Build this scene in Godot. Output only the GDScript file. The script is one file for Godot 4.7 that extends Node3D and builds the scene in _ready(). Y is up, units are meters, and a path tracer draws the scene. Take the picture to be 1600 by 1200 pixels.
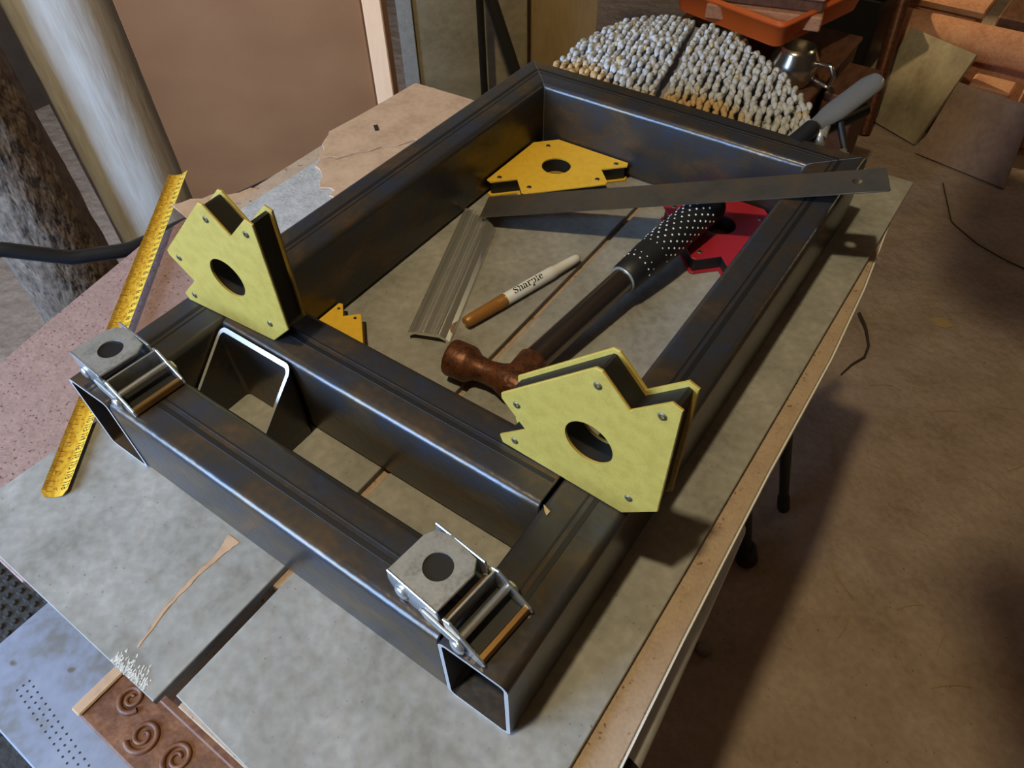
extends Node3D
# A steel tube frame being set out on a workbench: table top is y = 0, the dirt floor is y = -0.75.

const FLOOR := -0.75
const W := 0.0456      # tube width
const H := 0.075       # tube height
const B := 0.3746      # outer width of the frame
const L := 0.5821      # outer length of the frame
const C := 0.0969      # front face of the cross tube
const CAM := Vector3(0.4507, 0.4429, 0.0957)
const LAMP := Vector3(0.15, 2.1, 0.44)

var M := {}
var names := {}

func _ready():
	# ---------- camera ----------
	var cam := Camera3D.new()
	cam.name = "camera"
	cam.position = CAM
	cam.rotation = Vector3(-0.848, 0.6259, -0.0246)
	cam.fov = 55.94
	cam.near = 0.02
	cam.far = 60.0
	add_child(cam)
	cam.current = true
	# ---------- sky, exposure ----------
	var env := Environment.new()
	var sm := ProceduralSkyMaterial.new()
	sm.sky_top_color = Color(0.36, 0.52, 0.82)
	sm.sky_horizon_color = Color(0.80, 0.86, 0.96)
	sm.ground_bottom_color = Color(0.20, 0.19, 0.17)
	sm.ground_horizon_color = Color(0.45, 0.45, 0.44)
	sm.sun_angle_max = 0.0
	var sky := Sky.new()
	sky.sky_material = sm
	env.background_mode = Environment.BG_SKY
	env.sky = sky
	env.background_energy_multiplier = 1.0
	env.tonemap_mode = Environment.TONE_MAPPER_LINEAR
	env.tonemap_exposure = 0.9
	env.sdfgi_enabled = true
	env.ssao_enabled = true
	env.ssil_enabled = true
	var we := WorldEnvironment.new()
	we.name = "world_environment"
	we.environment = env
	add_child(we)
	# ---------- lamps ----------
	pendant_lamp(LAMP, 2.75, "clear warm bulb hanging on a black cord above the bench")
	pendant_lamp(Vector3(1.6, 1.05, -3.0), 0.22, "second warm bulb hanging on a black cord far behind the bench")
	tile_fill_lamp(Vector3(-1.6, 0.55, -2.95), Vector3(0.42, -0.6, -2.85), 4.5)
	var daylight := AreaLight3D.new()      # the daylight that comes in through window_1
	daylight.name = "window_daylight"
	daylight.area_size = Vector2(1.05, 0.8)
	daylight.position = Vector3(-0.55, 0.52, 1.16)
	daylight.light_color = Color(0.68, 0.83, 1.0)
	daylight.light_energy = 6.6
	daylight.area_normalize_energy = true
	daylight.set("area_range", 12.0)
	daylight.shadow_enabled = true
	add_child(daylight)
	# ---------- materials, then the large structure, then the things ----------
	materials()
	room()
	workbench()
	lower_stool()
	backdrop()
	frame_tubes()
	magnets()
	clamps()
	bench_things()
	welding_clamp()
	seat_mat()
	back_corner()
	floor_litter()

# =====================================================================  nodes
func numbered(called: String) -> String:
	if not names.has(called):
		names[called] = 0
		return called
	names[called] += 1
	return "%s_%03d" % [called, names[called]]

func tag(o, label := "", category := "", group := "", kind := ""):
	if label != "": o.set_meta("label", label)
	if category != "": o.set_meta("category", category)
	if group != "": o.set_meta("group", group)
	if kind != "": o.set_meta("kind", kind)

func thing(called: String, label: String, category: String, at := Vector3.ZERO, group := "") -> Node3D:
	var o := Node3D.new()
	o.name = numbered(called)
	add_child(o)
	o.position = at
	tag(o, label, category, group)
	return o

func mb() -> SurfaceTool:
	var st := SurfaceTool.new()
	st.begin(Mesh.PRIMITIVE_TRIANGLES)
	st.set_smooth_group(-1)
	return st

# world = true: the shape was written in scene coordinates, so it is shifted back by its parents' places
func part(called: String, st: SurfaceTool, m: Material, parent: Node3D, world := false, label := "") -> MeshInstance3D:
	st.generate_normals()
	var o := MeshInstance3D.new()
	o.mesh = st.commit()
	o.material_override = m
	o.cast_shadow = GeometryInstance3D.SHADOW_CASTING_SETTING_ON
	o.name = called
	parent.add_child(o, true)
	if world:
		var p: Node = parent
		var off := Vector3.ZERO
		while p != self:
			off += p.position
			p = p.get_parent()
		o.position = -off
	if label != "": o.set_meta("label", label)
	return o

func struct(called: String, st: SurfaceTool, m: Material) -> MeshInstance3D:
	var o := part(called, st, m, self)
	o.set_meta("kind", "structure")
	return o

# =====================================================================  shapes
func tri(st: SurfaceTool, a: Vector3, b: Vector3, c: Vector3, out: Vector3):
	if (b - a).cross(c - a).dot(out) > 0.0:
		st.add_vertex(a); st.add_vertex(c); st.add_vertex(b)
	else:
		st.add_vertex(a); st.add_vertex(b); st.add_vertex(c)

func quad(st: SurfaceTool, a: Vector3, b: Vector3, c: Vector3, d: Vector3, out: Vector3):
	tri(st, a, b, c, out)
	tri(st, a, c, d, out)

func rbox(st: SurfaceTool, c: Vector3, s: Vector3, r := 0.001, bs := Basis.IDENTITY):
	var h := s * 0.5
	var v := {}
	for sx in [-1, 1]:
		for sy in [-1, 1]:
			for sz in [-1, 1]:
				v[[sx, sy, sz, 0]] = c + bs * Vector3(sx * h.x, sy * (h.y - r), sz * (h.z - r))
				v[[sx, sy, sz, 1]] = c + bs * Vector3(sx * (h.x - r), sy * h.y, sz * (h.z - r))
				v[[sx, sy, sz, 2]] = c + bs * Vector3(sx * (h.x - r), sy * (h.y - r), sz * h.z)
				tri(st, v[[sx, sy, sz, 0]], v[[sx, sy, sz, 1]], v[[sx, sy, sz, 2]], bs * Vector3(sx, sy, sz))
	for s1 in [-1, 1]:
		quad(st, v[[s1, -1, -1, 0]], v[[s1, 1, -1, 0]], v[[s1, 1, 1, 0]], v[[s1, -1, 1, 0]], bs * Vector3(s1, 0, 0))
		quad(st, v[[-1, s1, -1, 1]], v[[1, s1, -1, 1]], v[[1, s1, 1, 1]], v[[-1, s1, 1, 1]], bs * Vector3(0, s1, 0))
		quad(st, v[[-1, -1, s1, 2]], v[[1, -1, s1, 2]], v[[1, 1, s1, 2]], v[[-1, 1, s1, 2]], bs * Vector3(0, 0, s1))
		for s2 in [-1, 1]:
			quad(st, v[[s1, s2, -1, 0]], v[[s1, s2, 1, 0]], v[[s1, s2, 1, 1]], v[[s1, s2, -1, 1]], bs * Vector3(s1, s2, 0))
			quad(st, v[[s1, -1, s2, 0]], v[[s1, 1, s2, 0]], v[[s1, 1, s2, 2]], v[[s1, -1, s2, 2]], bs * Vector3(s1, 0, s2))
			quad(st, v[[-1, s1, s2, 1]], v[[1, s1, s2, 1]], v[[1, s1, s2, 2]], v[[-1, s1, s2, 2]], bs * Vector3(0, s1, s2))

func box_at(st: SurfaceTool, lo: Vector3, hi: Vector3, r := 0.001):
	rbox(st, (lo + hi) * 0.5, hi - lo, r)

func mean(ring) -> Vector3:
	var s := Vector3.ZERO
	for p in ring: s += p
	return s / ring.size()

# joins rings of equally many points; side = -1 turns it inside out
func loft(st: SurfaceTool, rings: Array, side := 1.0, caps := true, closed := true, smooth := 1):
	st.set_smooth_group(smooth)
	var n: int = rings[0].size()
	for i in rings.size() - 1:
		var c0 := mean(rings[i])
		var c1 := mean(rings[i + 1])
		for j in (n if closed else n - 1):
			var k := (j + 1) % n
			var a: Vector3 = rings[i][j]
			var b: Vector3 = rings[i][k]
			var c: Vector3 = rings[i + 1][k]
			var d: Vector3 = rings[i + 1][j]
			quad(st, a, b, c, d, ((a + b + c + d) * 0.25 - (c0 + c1) * 0.5) * side)
	st.set_smooth_group(-1)
	if caps:
		var last := rings.size() - 1
		cap(st, rings[0], mean(rings[0]) - mean(rings[1]))
		cap(st, rings[last], mean(rings[last]) - mean(rings[last - 1]))

func cap(st: SurfaceTool, ring, out: Vector3):
	var c := mean(ring)
	for j in ring.size():
		tri(st, c, ring[j], ring[(j + 1) % ring.size()], out)

func circle(c: Vector3, u: Vector3, v: Vector3, r: float, n := 16, r2 := -1.0) -> Array:
	var a := []
	for i in n:
		var t := TAU * i / n
		a.append(c + u * cos(t) * r + v * sin(t) * (r2 if r2 > 0.0 else r))
	return a

func frame_of(d: Vector3) -> Array:
	d = d.normalized()
	var up := Vector3.UP if absf(d.y) < 0.9 else Vector3.RIGHT
	var u := d.cross(up).normalized()
	return [u, u.cross(d).normalized()]

func rod(st: SurfaceTool, a: Vector3, b: Vector3, r: float, n := 12, r2 := -1.0):
	var f := frame_of(b - a)
	loft(st, [circle(a, f[0], f[1], r, n), circle(b, f[0], f[1], r2 if r2 > 0.0 else r, n)])

func hose(st: SurfaceTool, pts: Array, r: float, n := 10, r_end := -1.0):
	var rings := []
	for i in pts.size():
		var d: Vector3 = pts[mini(i + 1, pts.size() - 1)] - pts[maxi(i - 1, 0)]
		var f := frame_of(d)
		var rr := r if r_end < 0.0 else lerpf(r, r_end, float(i) / (pts.size() - 1))
		rings.append(circle(pts[i], f[0], f[1], rr, n))
	loft(st, rings)

func smooth_path(pts: Array, step := 0.01) -> Array:
	var c := Curve3D.new()
	for i in pts.size():
		var t: Vector3 = (pts[mini(i + 1, pts.size() - 1)] - pts[maxi(i - 1, 0)]) * 0.17
		c.add_point(pts[i], -t, t)
	var out := []
	var n := maxi(2, int(c.get_baked_length() / step))
	for i in n + 1: out.append(c.sample_baked(c.get_baked_length() * i / n))
	return out

# profile: [along, radius] pairs turned about the line from a towards d
func lathe(st: SurfaceTool, a: Vector3, d: Vector3, prof: Array, n := 20, smooth := 1):
	d = d.normalized()
	var f := frame_of(d)
	var rings := []
	for q in prof: rings.append(circle(a + d * q[0], f[0], f[1], maxf(q[1], 0.00002), n))
	loft(st, rings, 1.0, true, true, smooth)

func inset(poly: PackedVector2Array, d: float) -> PackedVector2Array:
	var n := poly.size()
	var area := 0.0
	for i in n: area += poly[i].cross(poly[(i + 1) % n])
	var s := 1.0 if area > 0.0 else -1.0
	var out := PackedVector2Array()
	for i in n:
		var e0 := (poly[i] - poly[(i + n - 1) % n]).normalized()
		var e1 := (poly[(i + 1) % n] - poly[i]).normalized()
		var n0 := Vector2(-e0.y, e0.x) * s
		var n1 := Vector2(-e1.y, e1.x) * s
		var m := n0 + n1
		var k := m.dot(n0)
		out.append(poly[i] + (m / maxf(k, 0.35)) * d)
	return out

# polygon in local x and z, pulled up from y0 to y1 with a bevelled rim, then placed by x
func prism(st: SurfaceTool, poly: PackedVector2Array, y0: float, y1: float, bev := 0.0006, x := Transform3D.IDENTITY):
	var inn := inset(poly, bev)
	var id := Geometry2D.triangulate_polygon(inn)
	var up := x.basis.y
	var n := poly.size()
	for i in range(0, id.size(), 3):
		var q := [inn[id[i]], inn[id[i + 1]], inn[id[i + 2]]]
		tri(st, x * Vector3(q[0].x, y1, q[0].y), x * Vector3(q[1].x, y1, q[1].y), x * Vector3(q[2].x, y1, q[2].y), up)
		tri(st, x * Vector3(q[0].x, y0, q[0].y), x * Vector3(q[1].x, y0, q[1].y), x * Vector3(q[2].x, y0, q[2].y), -up)
	for i in n:
		var k := (i + 1) % n
		var eo := inn[i] - poly[i] + inn[k] - poly[k]
		var out: Vector3 = x.basis * Vector3(-eo.x, 0, -eo.y)
		var hs := [[poly, y0 + bev, poly, y1 - bev], [poly, y1 - bev, inn, y1], [inn, y0, poly, y0 + bev]]
		for g in hs:
			quad(st, x * Vector3(g[0][i].x, g[1], g[0][i].y), x * Vector3(g[0][k].x, g[1], g[0][k].y), x * Vector3(g[2][k].x, g[3], g[2][k].y), x * Vector3(g[2][i].x, g[3], g[2][i].y), out)

# flat plate in local x and y between z0 and z1 (z1 faces out), with a round hole; the outline must be seen whole from the hole
func holed_plate(st: SurfaceTool, poly: PackedVector2Array, c: Vector2, r: float, z0: float, z1: float, bev := 0.0005, step := 0.006, x := Transform3D.IDENTITY):
	var o := PackedVector2Array()
	for i in poly.size():
		var a := poly[i]
		var b := poly[(i + 1) % poly.size()]
		var k := maxi(1, int(ceil(a.distance_to(b) / step)))
		for j in k: o.append(a.lerp(b, float(j) / k))
	var inn := PackedVector2Array()
	for q in o: inn.append(c + (q - c) * (1.0 - bev / maxf(q.distance_to(c), 0.001)))
	var hole := PackedVector2Array()
	for q in o: hole.append(c + (q - c).normalized() * r)
	var zz := x.basis.z
	var v := func(p: Vector2, z: float) -> Vector3: return x * Vector3(p.x, p.y, z)
	for i in o.size():
		var k := (i + 1) % o.size()
		var mid := (o[i] + o[k]) * 0.5 - c
		var out: Vector3 = x.basis * Vector3(mid.x, mid.y, 0)
		quad(st, v.call(inn[i], z1), v.call(inn[k], z1), v.call(hole[k], z1), v.call(hole[i], z1), zz)
		quad(st, v.call(o[i], z0), v.call(o[k], z0), v.call(hole[k], z0), v.call(hole[i], z0), -zz)
		quad(st, v.call(o[i], z1 - bev), v.call(o[k], z1 - bev), v.call(inn[k], z1), v.call(inn[i], z1), out + zz)
		quad(st, v.call(o[i], z0), v.call(o[k], z0), v.call(o[k], z1 - bev), v.call(o[i], z1 - bev), out)
		st.set_smooth_group(2)
		quad(st, v.call(hole[i], z0), v.call(hole[k], z0), v.call(hole[k], z1), v.call(hole[i], z1), -out)
		st.set_smooth_group(-1)

# polygon (s, y) pulled along t; the far end may be cut at a slant: t1 + k * s
func extrude(st: SurfaceTool, poly: PackedVector2Array, o: Vector3, ds: Vector3, dt: Vector3, t1: float, k := 0.0):
	var n := poly.size()
	var a := []
	var b := []
	for q in poly:
		a.append(o + ds * q.x + Vector3.UP * q.y)
		b.append(o + ds * q.x + Vector3.UP * q.y + dt * (t1 + k * q.x))
	var inn := inset(poly, 0.0001)
	for i in n:
		var j := (i + 1) % n
		var eo := inn[i] + inn[j] - poly[i] - poly[j]
		st.set_smooth_group(4 if poly[i].distance_to(poly[j]) < 0.0024 else -1)
		quad(st, a[i], a[j], b[j], b[i], -(ds * eo.x + Vector3.UP * eo.y))
	st.set_smooth_group(-1)
	var id := Geometry2D.triangulate_polygon(poly)
	for i in range(0, id.size(), 3):
		tri(st, a[id[i]], a[id[i + 1]], a[id[i + 2]], -dt)
		tri(st, b[id[i]], b[id[i + 1]], b[id[i + 2]], dt)

func jag(a: Vector2, b: Vector2, n: int, amp: float, rng: RandomNumberGenerator) -> PackedVector2Array:
	var o := PackedVector2Array()
	var side := (b - a).orthogonal().normalized()
	for i in n:
		o.append(a.lerp(b, (i + (rng.randf_range(-0.3, 0.3) if i > 0 else 0.0)) / n) + side * (rng.randf_range(-amp, amp) if i > 0 else 0.0))
	return o

func seeded(n: int) -> RandomNumberGenerator:
	var r := RandomNumberGenerator.new()
	r.seed = n
	return r

# =====================================================================  materials
func grey_noise(size: int, sd: int, freq: float, oct := 4, kind := FastNoiseLite.TYPE_SIMPLEX_SMOOTH) -> PackedByteArray:
	var f := FastNoiseLite.new()
	f.seed = sd
	f.noise_type = kind
	f.frequency = freq
	f.fractal_octaves = oct
	return f.get_seamless_image(size, size).get_data()

# coarse and fine noise mixed, looked up in a ramp of colours, with specks
func noise_tex(size: int, sd: int, f1: float, f2: float, w2: float, cols: Array, speck := Color.BLACK, speck_cut := 2.0, speck_f := 0.2) -> ImageTexture:
	var a := grey_noise(size, sd, f1)
	var b := grey_noise(size, sd + 7, f2, 3)
	var c := grey_noise(size, sd + 13, speck_f, 2) if speck_cut < 1.0 else PackedByteArray()
	var g := Gradient.new()
	var offs := PackedFloat32Array()
	for i in cols.size(): offs.append(float(i) / maxi(1, cols.size() - 1))
	g.offsets = offs
	g.colors = PackedColorArray(cols)
	var lut := []
	for i in 256: lut.append(g.sample(clampf((i / 255.0 - 0.5) * 1.5 + 0.5, 0, 1)))
	var out := PackedByteArray()
	out.resize(size * size * 3)
	var cut := int(speck_cut * 255)
	var w1 := 1.0 - w2
	var use := speck_cut < 1.0
	for i in size * size:
		var col: Color = lut[int(a[i] * w1 + b[i] * w2)]
		if use and c[i] > cut: col = col.lerp(speck, clampf((c[i] - cut) / 18.0, 0.0, 1.0))
		out[i * 3] = col.r8
		out[i * 3 + 1] = col.g8
		out[i * 3 + 2] = col.b8
	var im := Image.create_from_data(size, size, false, Image.FORMAT_RGB8, out)
	return ImageTexture.create_from_image(im)

func bump_tex(size: int, sd: int, freq: float, depth: float, kind := FastNoiseLite.TYPE_SIMPLEX_SMOOTH) -> ImageTexture:
	var im := Image.create_from_data(size, size, false, Image.FORMAT_L8, grey_noise(size, sd, freq, 4, kind))
	im.convert(Image.FORMAT_RGBA8)
	im.bump_map_to_normal_map(depth)
	return ImageTexture.create_from_image(im)

func mat(col: Color, rough := 0.7, metal := 0.0, tex: Texture2D = null, scale := Vector3.ONE, nrm: Texture2D = null, nscale := 1.0) -> StandardMaterial3D:
	var m := StandardMaterial3D.new()
	m.albedo_color = col
	m.roughness = rough
	m.metallic = metal
	if tex or nrm:
		m.uv1_triplanar = true
		m.uv1_scale = scale
		m.uv1_triplanar_sharpness = 6.0
	if tex: m.albedo_texture = tex
	if nrm:
		m.normal_enabled = true
		m.normal_texture = nrm
		m.normal_scale = nscale
	return m

func c8(r: int, g: int, b: int) -> Color:
	return Color(r / 255.0, g / 255.0, b / 255.0)

func materials():
	var grit := bump_tex(256, 3, 0.05, 2.0)
	var fine := bump_tex(256, 5, 0.12, 1.5)
	M.cement = mat(Color.WHITE, 0.75, 0.0, noise_tex(512, 11, 0.008, 0.06, 0.4, [c8(124, 121, 116), c8(139, 137, 133), c8(150, 148, 145), c8(163, 161, 158)], c8(96, 94, 91), 0.86, 0.16), Vector3.ONE * 3.0, grit, 0.25)
	M.cement_old = mat(Color.WHITE, 0.85, 0.0, noise_tex(512, 12, 0.006, 0.05, 0.35, [c8(128, 116, 92), c8(152, 140, 116), c8(170, 158, 132)], c8(110, 100, 84), 0.8), Vector3.ONE * 2.0, grit, 0.3)
	M.whiteboard = mat(Color.WHITE, 0.8, 0.0, noise_tex(512, 13, 0.02, 0.12, 0.5, [c8(146, 146, 148), c8(170, 170, 172), c8(184, 184, 186)], c8(96, 94, 92), 0.80, 0.16), Vector3.ONE * 5.0, fine, 0.3)
	M.pinkboard = mat(Color.WHITE, 0.8, 0.0, noise_tex(512, 14, 0.02, 0.15, 0.5, [c8(138, 112, 106), c8(152, 124, 118), c8(162, 134, 127)], c8(92, 58, 48), 0.77, 0.1), Vector3.ONE * 4.5, fine, 0.3)
	M.chip = mat(Color.WHITE, 0.8, 0.0, noise_tex(256, 15, 0.03, 0.2, 0.5, [c8(158, 136, 118), c8(172, 150, 130), c8(182, 160, 140)], c8(110, 72, 48), 0.8, 0.1), Vector3.ONE * 6.0)
	M.torn = mat(Color.WHITE, 0.9, 0.0, noise_tex(256, 16, 0.02, 0.1, 0.4, [c8(172, 140, 114), c8(188, 156, 128), c8(198, 166, 138)]), Vector3.ONE * 4.0)
	M.mdf = mat(Color.WHITE, 0.75, 0.0, noise_tex(512, 17, 0.008, 0.3, 0.35, [c8(132, 88, 54), c8(140, 95, 60), c8(147, 102, 66)]), Vector3.ONE * 2.5)
	M.ply = mat(Color.WHITE, 0.8, 0.0, noise_tex(256, 42, 0.01, 0.1, 0.35, [c8(150, 126, 88), c8(164, 138, 98), c8(174, 150, 110)]), Vector3(5, 1, 5))
	M.batten = mat(Color.WHITE, 0.7, 0.0, noise_tex(256, 18, 0.02, 0.1, 0.4, [c8(222, 172, 132), c8(232, 186, 148)]), Vector3(6, 1, 6))
	# mill-scale steel: dark blue grey with brown patches
	var scale_tex := noise_tex(512, 21, 0.010, 0.08, 0.25, [c8(64, 68, 84), c8(66, 66, 72), c8(70, 65, 62), c8(82, 70, 58), c8(98, 77, 59)])
	M.steel = mat(Color.WHITE, 0.30, 0.45, scale_tex, Vector3(3, 5, 3), fine, 0.12)
	M.seam = mat(c8(42, 41, 43), 0.5, 0.5)
	M.cut = mat(c8(206, 208, 214), 0.35, 0.5)
	M.rule = mat(Color.WHITE, 0.38, 0.6, noise_tex(256, 22, 0.02, 0.1, 0.3, [c8(92, 88, 82), c8(104, 98, 90), c8(120, 100, 80)]), Vector3.ONE * 4.0)
	M.yellow = mat(Color.WHITE, 0.5, 0.0, noise_tex(512, 23, 0.02, 0.12, 0.4, [c8(168, 142, 62), c8(178, 152, 70), c8(184, 160, 76)], c8(120, 110, 66), 0.88, 0.1), Vector3.ONE * 8.0)
	M.gold = mat(Color.WHITE, 0.45, 0.0, noise_tex(512, 24, 0.02, 0.12, 0.4, [c8(224, 176, 52), c8(234, 188, 62), c8(238, 194, 70)], c8(130, 100, 44), 0.88, 0.1), Vector3.ONE * 8.0)
	M.red = mat(c8(164, 36, 52), 0.4)
	M.core = mat(c8(30, 28, 26), 0.55)
	M.rivet = mat(c8(120, 112, 90), 0.5, 0.6)
	M.chrome = mat(c8(205, 208, 212), 0.24, 0.8)
	M.dull_chrome = mat(Color.WHITE, 0.36, 0.55, noise_tex(256, 25, 0.02, 0.1, 0.4, [c8(142, 142, 138), c8(170, 170, 168), c8(182, 182, 182)]), Vector3.ONE * 12.0)
	M.brass = mat(c8(214, 170, 110), 0.3, 1.0)
	M.dark = mat(c8(30, 29, 28), 0.6)
	M.alu = mat(c8(240, 239, 236), 0.22, 0.85)
	M.rubber = mat(c8(26, 26, 27), 0.5)
	M.cable = mat(c8(38, 38, 42), 0.4)
	M.rust = mat(Color.WHITE, 0.45, 0.45, noise_tex(256, 26, 0.02, 0.1, 0.4, [c8(72, 44, 30), c8(102, 60, 40), c8(126, 78, 54)], c8(56, 46, 40), 0.75, 0.05), Vector3.ONE * 14.0, grit, 0.5)
	M.handle = mat(c8(128, 116, 106), 0.24, 0.93)
	M.pen_white = mat(c8(226, 226, 224), 0.35)
	M.pen_cap = mat(c8(160, 112, 56), 0.4, 0.2)
	M.ink = mat(c8(20, 20, 24), 0.6)
	M.white_paint = mat(Color.WHITE, 0.3, 0.0, noise_tex(256, 27, 0.02, 0.1, 0.4, [c8(196, 198, 200), c8(224, 226, 228)]), Vector3.ONE * 4.0)
	M.blue_white = mat(Color.WHITE, 0.5, 0.0, noise_tex(512, 28, 0.008, 0.05, 0.3, [c8(110, 110, 112), c8(128, 136, 158), c8(140, 148, 170)], c8(96, 90, 84), 0.86, 0.02), Vector3.ONE * 4.0)
	M.leather = mat(Color.WHITE, 0.55, 0.0, noise_tex(256, 29, 0.02, 0.1, 0.4, [c8(84, 48, 30), c8(110, 68, 44), c8(134, 92, 66)]), Vector3.ONE * 8.0, grit, 0.4)
	M.mat_black = mat(c8(44, 42, 42), 0.85, 0.0, null, Vector3.ONE * 10, grit, 1.0)
	M.bark = mat(Color.WHITE, 0.9, 0.0, noise_tex(512, 30, 0.02, 0.08, 0.45, [c8(84, 68, 58), c8(104, 88, 76), c8(122, 106, 94), c8(138, 124, 112)], c8(62, 48, 42), 0.82, 0.04), Vector3(7, 2.2, 7), bump_tex(256, 31, 0.03, 5.0), 1.0)
	M.pale_wood = mat(Color.WHITE, 0.7, 0.0, noise_tex(512, 32, 0.02, 0.06, 0.4, [c8(208, 198, 190), c8(220, 214, 210), c8(228, 226, 224), c8(234, 232, 230)]), Vector3(9, 0.7, 9), fine, 0.2)
	M.dirt = mat(Color.WHITE, 0.95, 0.0, noise_tex(1024, 33, 0.006, 0.05, 0.4, [c8(148, 128, 113), c8(162, 141, 126), c8(170, 149, 134), c8(180, 159, 143)], c8(98, 80, 68), 0.86, 0.1), Vector3.ONE * 1.1, bump_tex(512, 34, 0.03, 4.0), 0.7)
	M.plaster = mat(Color.WHITE, 0.95, 0.0, noise_tex(256, 35, 0.01, 0.05, 0.4, [c8(70, 56, 46), c8(86, 70, 58)]), Vector3.ONE)
	M.beam = mat(Color.WHITE, 0.9, 0.0, noise_tex(256, 36, 0.02, 0.06, 0.4, [c8(90, 66, 46), c8(120, 92, 66)]), Vector3(1, 1, 1))
	M.terracotta = mat(Color.WHITE, 0.85, 0.0, noise_tex(256, 37, 0.01, 0.08, 0.4, [c8(176, 122, 92), c8(200, 144, 112), c8(208, 158, 124)], c8(140, 96, 74), 0.8), Vector3.ONE * 3.0, grit, 0.4)
	M.slab_pink = mat(Color.WHITE, 0.85, 0.0, noise_tex(512, 41, 0.006, 0.05, 0.35, [c8(140, 116, 100), c8(162, 136, 120), c8(176, 150, 134)]), Vector3.ONE * 2.0, grit, 0.3)
	M.orange = mat(c8(226, 104, 40), 0.5)
	M.brownwood = mat(Color.WHITE, 0.65, 0.0, noise_tex(256, 38, 0.02, 0.08, 0.4, [c8(84, 54, 38), c8(120, 80, 56)]), Vector3(8, 8, 2))
	M.chenille = mat(Color.WHITE, 1.0)
	M.chenille.metallic_specular = 0.0
	M.chenille.vertex_color_use_as_albedo = true
	M.straw = mat(c8(176, 150, 104), 0.9)
	M.twig = mat(c8(60, 52, 40), 0.9)
	M.stone = mat(Color.WHITE, 0.9, 0.0, noise_tex(128, 39, 0.04, 0.2, 0.4, [c8(118, 110, 100), c8(150, 142, 130)]), Vector3.ONE * 8.0, grit, 0.6)
	M.steel_pot = mat(c8(190, 184, 174), 0.25, 1.0)

# =====================================================================  lamps
func pendant_lamp(at: Vector3, energy: float, label: String):
	var t := thing("pendant_lamp", label, "lamp", at)
	var black := mat(c8(24, 24, 24), 0.6)
	var st := mb()
	rod(st, Vector3(0, 0.075, 0), Vector3(0, 2.6 - at.y, 0), 0.004, 8)
	part("cord", st, black, t)
	st = mb()
	lathe(st, Vector3(0, 0.03, 0), Vector3.UP, [[0, 0.014], [0.03, 0.019], [0.045, 0.016], [0.05, 0.006]], 16)
	part("socket", st, black, t)
	var glow := StandardMaterial3D.new()
	glow.albedo_color = Color(1, 0.95, 0.85)
	glow.emission_enabled = true
	glow.emission = Color(1.0, 0.90, 0.68)
	glow.emission_energy_multiplier = 4.0
	st = mb()
	lathe(st, Vector3(0, -0.06, 0), Vector3.UP, [[0, 0.001], [0.004, 0.022], [0.018, 0.042], [0.045, 0.055], [0.07, 0.046], [0.086, 0.024], [0.092, 0.014]], 20)
	part("bulb", st, glow, t)
	var l := OmniLight3D.new()
	l.name = "bulb_light"
	l.light_color = Color(1.0, 0.925, 0.73)
	l.light_energy = energy
	l.light_size = 0.05
	l.omni_range = 12.0
	l.omni_attenuation = 2.0
	l.shadow_enabled = true
	t.add_child(l)

func tile_fill_lamp(at: Vector3, to: Vector3, energy: float):  # added unseen lamp, put here only to brighten the clay stack
	var t := thing("tile_fill_lamp", "added unseen lamp with a shade on a stand, brightening the clay tiles", "lamp", Vector3(at.x, FLOOR, at.z))
	var d := (to - at).normalized()
	var st := mb()
	rod(st, Vector3(at.x, FLOOR, at.z), at - d * 0.1, 0.012, 10)
	lathe(st, Vector3(at.x, FLOOR, at.z), Vector3.UP, [[0, 0.14], [0.015, 0.14], [0.02, 0.03]], 20)
	part("stand", st, M.dark if M.has("dark") else mat(c8(30, 29, 28), 0.6), t, true)
	st = mb()
	lathe(st, at - d * 0.1, d, [[0, 0.025], [0.03, 0.03], [0.14, 0.075], [0.138, 0.073], [0.03, 0.027]], 24)
	part("shade", st, mat(c8(150, 150, 150), 0.4, 0.6), t, true)
	var glow := StandardMaterial3D.new()
	glow.emission_enabled = true
	glow.emission = Color(1.0, 0.85, 0.6)
	glow.emission_energy_multiplier = 4.0
	st = mb()
	lathe(st, at - d * 0.07, d, [[0, 0.001], [0.006, 0.015], [0.02, 0.022], [0.04, 0.02], [0.055, 0.008], [0.056, 0.001]], 16)
	part("bulb", st, glow, t, true)
	var l := SpotLight3D.new()
	l.name = "tile_fill_light"
	l.light_color = Color(1.0, 0.88, 0.66)
	l.light_energy = energy
	l.light_size = 0.02
	l.spot_angle = 14.5
	l.spot_angle_attenuation = 0.35
	l.spot_range = 8.0
	l.spot_attenuation = 2.0
	l.shadow_enabled = true
	t.add_child(l)
	l.global_transform = Transform3D(Basis.looking_at(d), at + d * 0.05)

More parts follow.
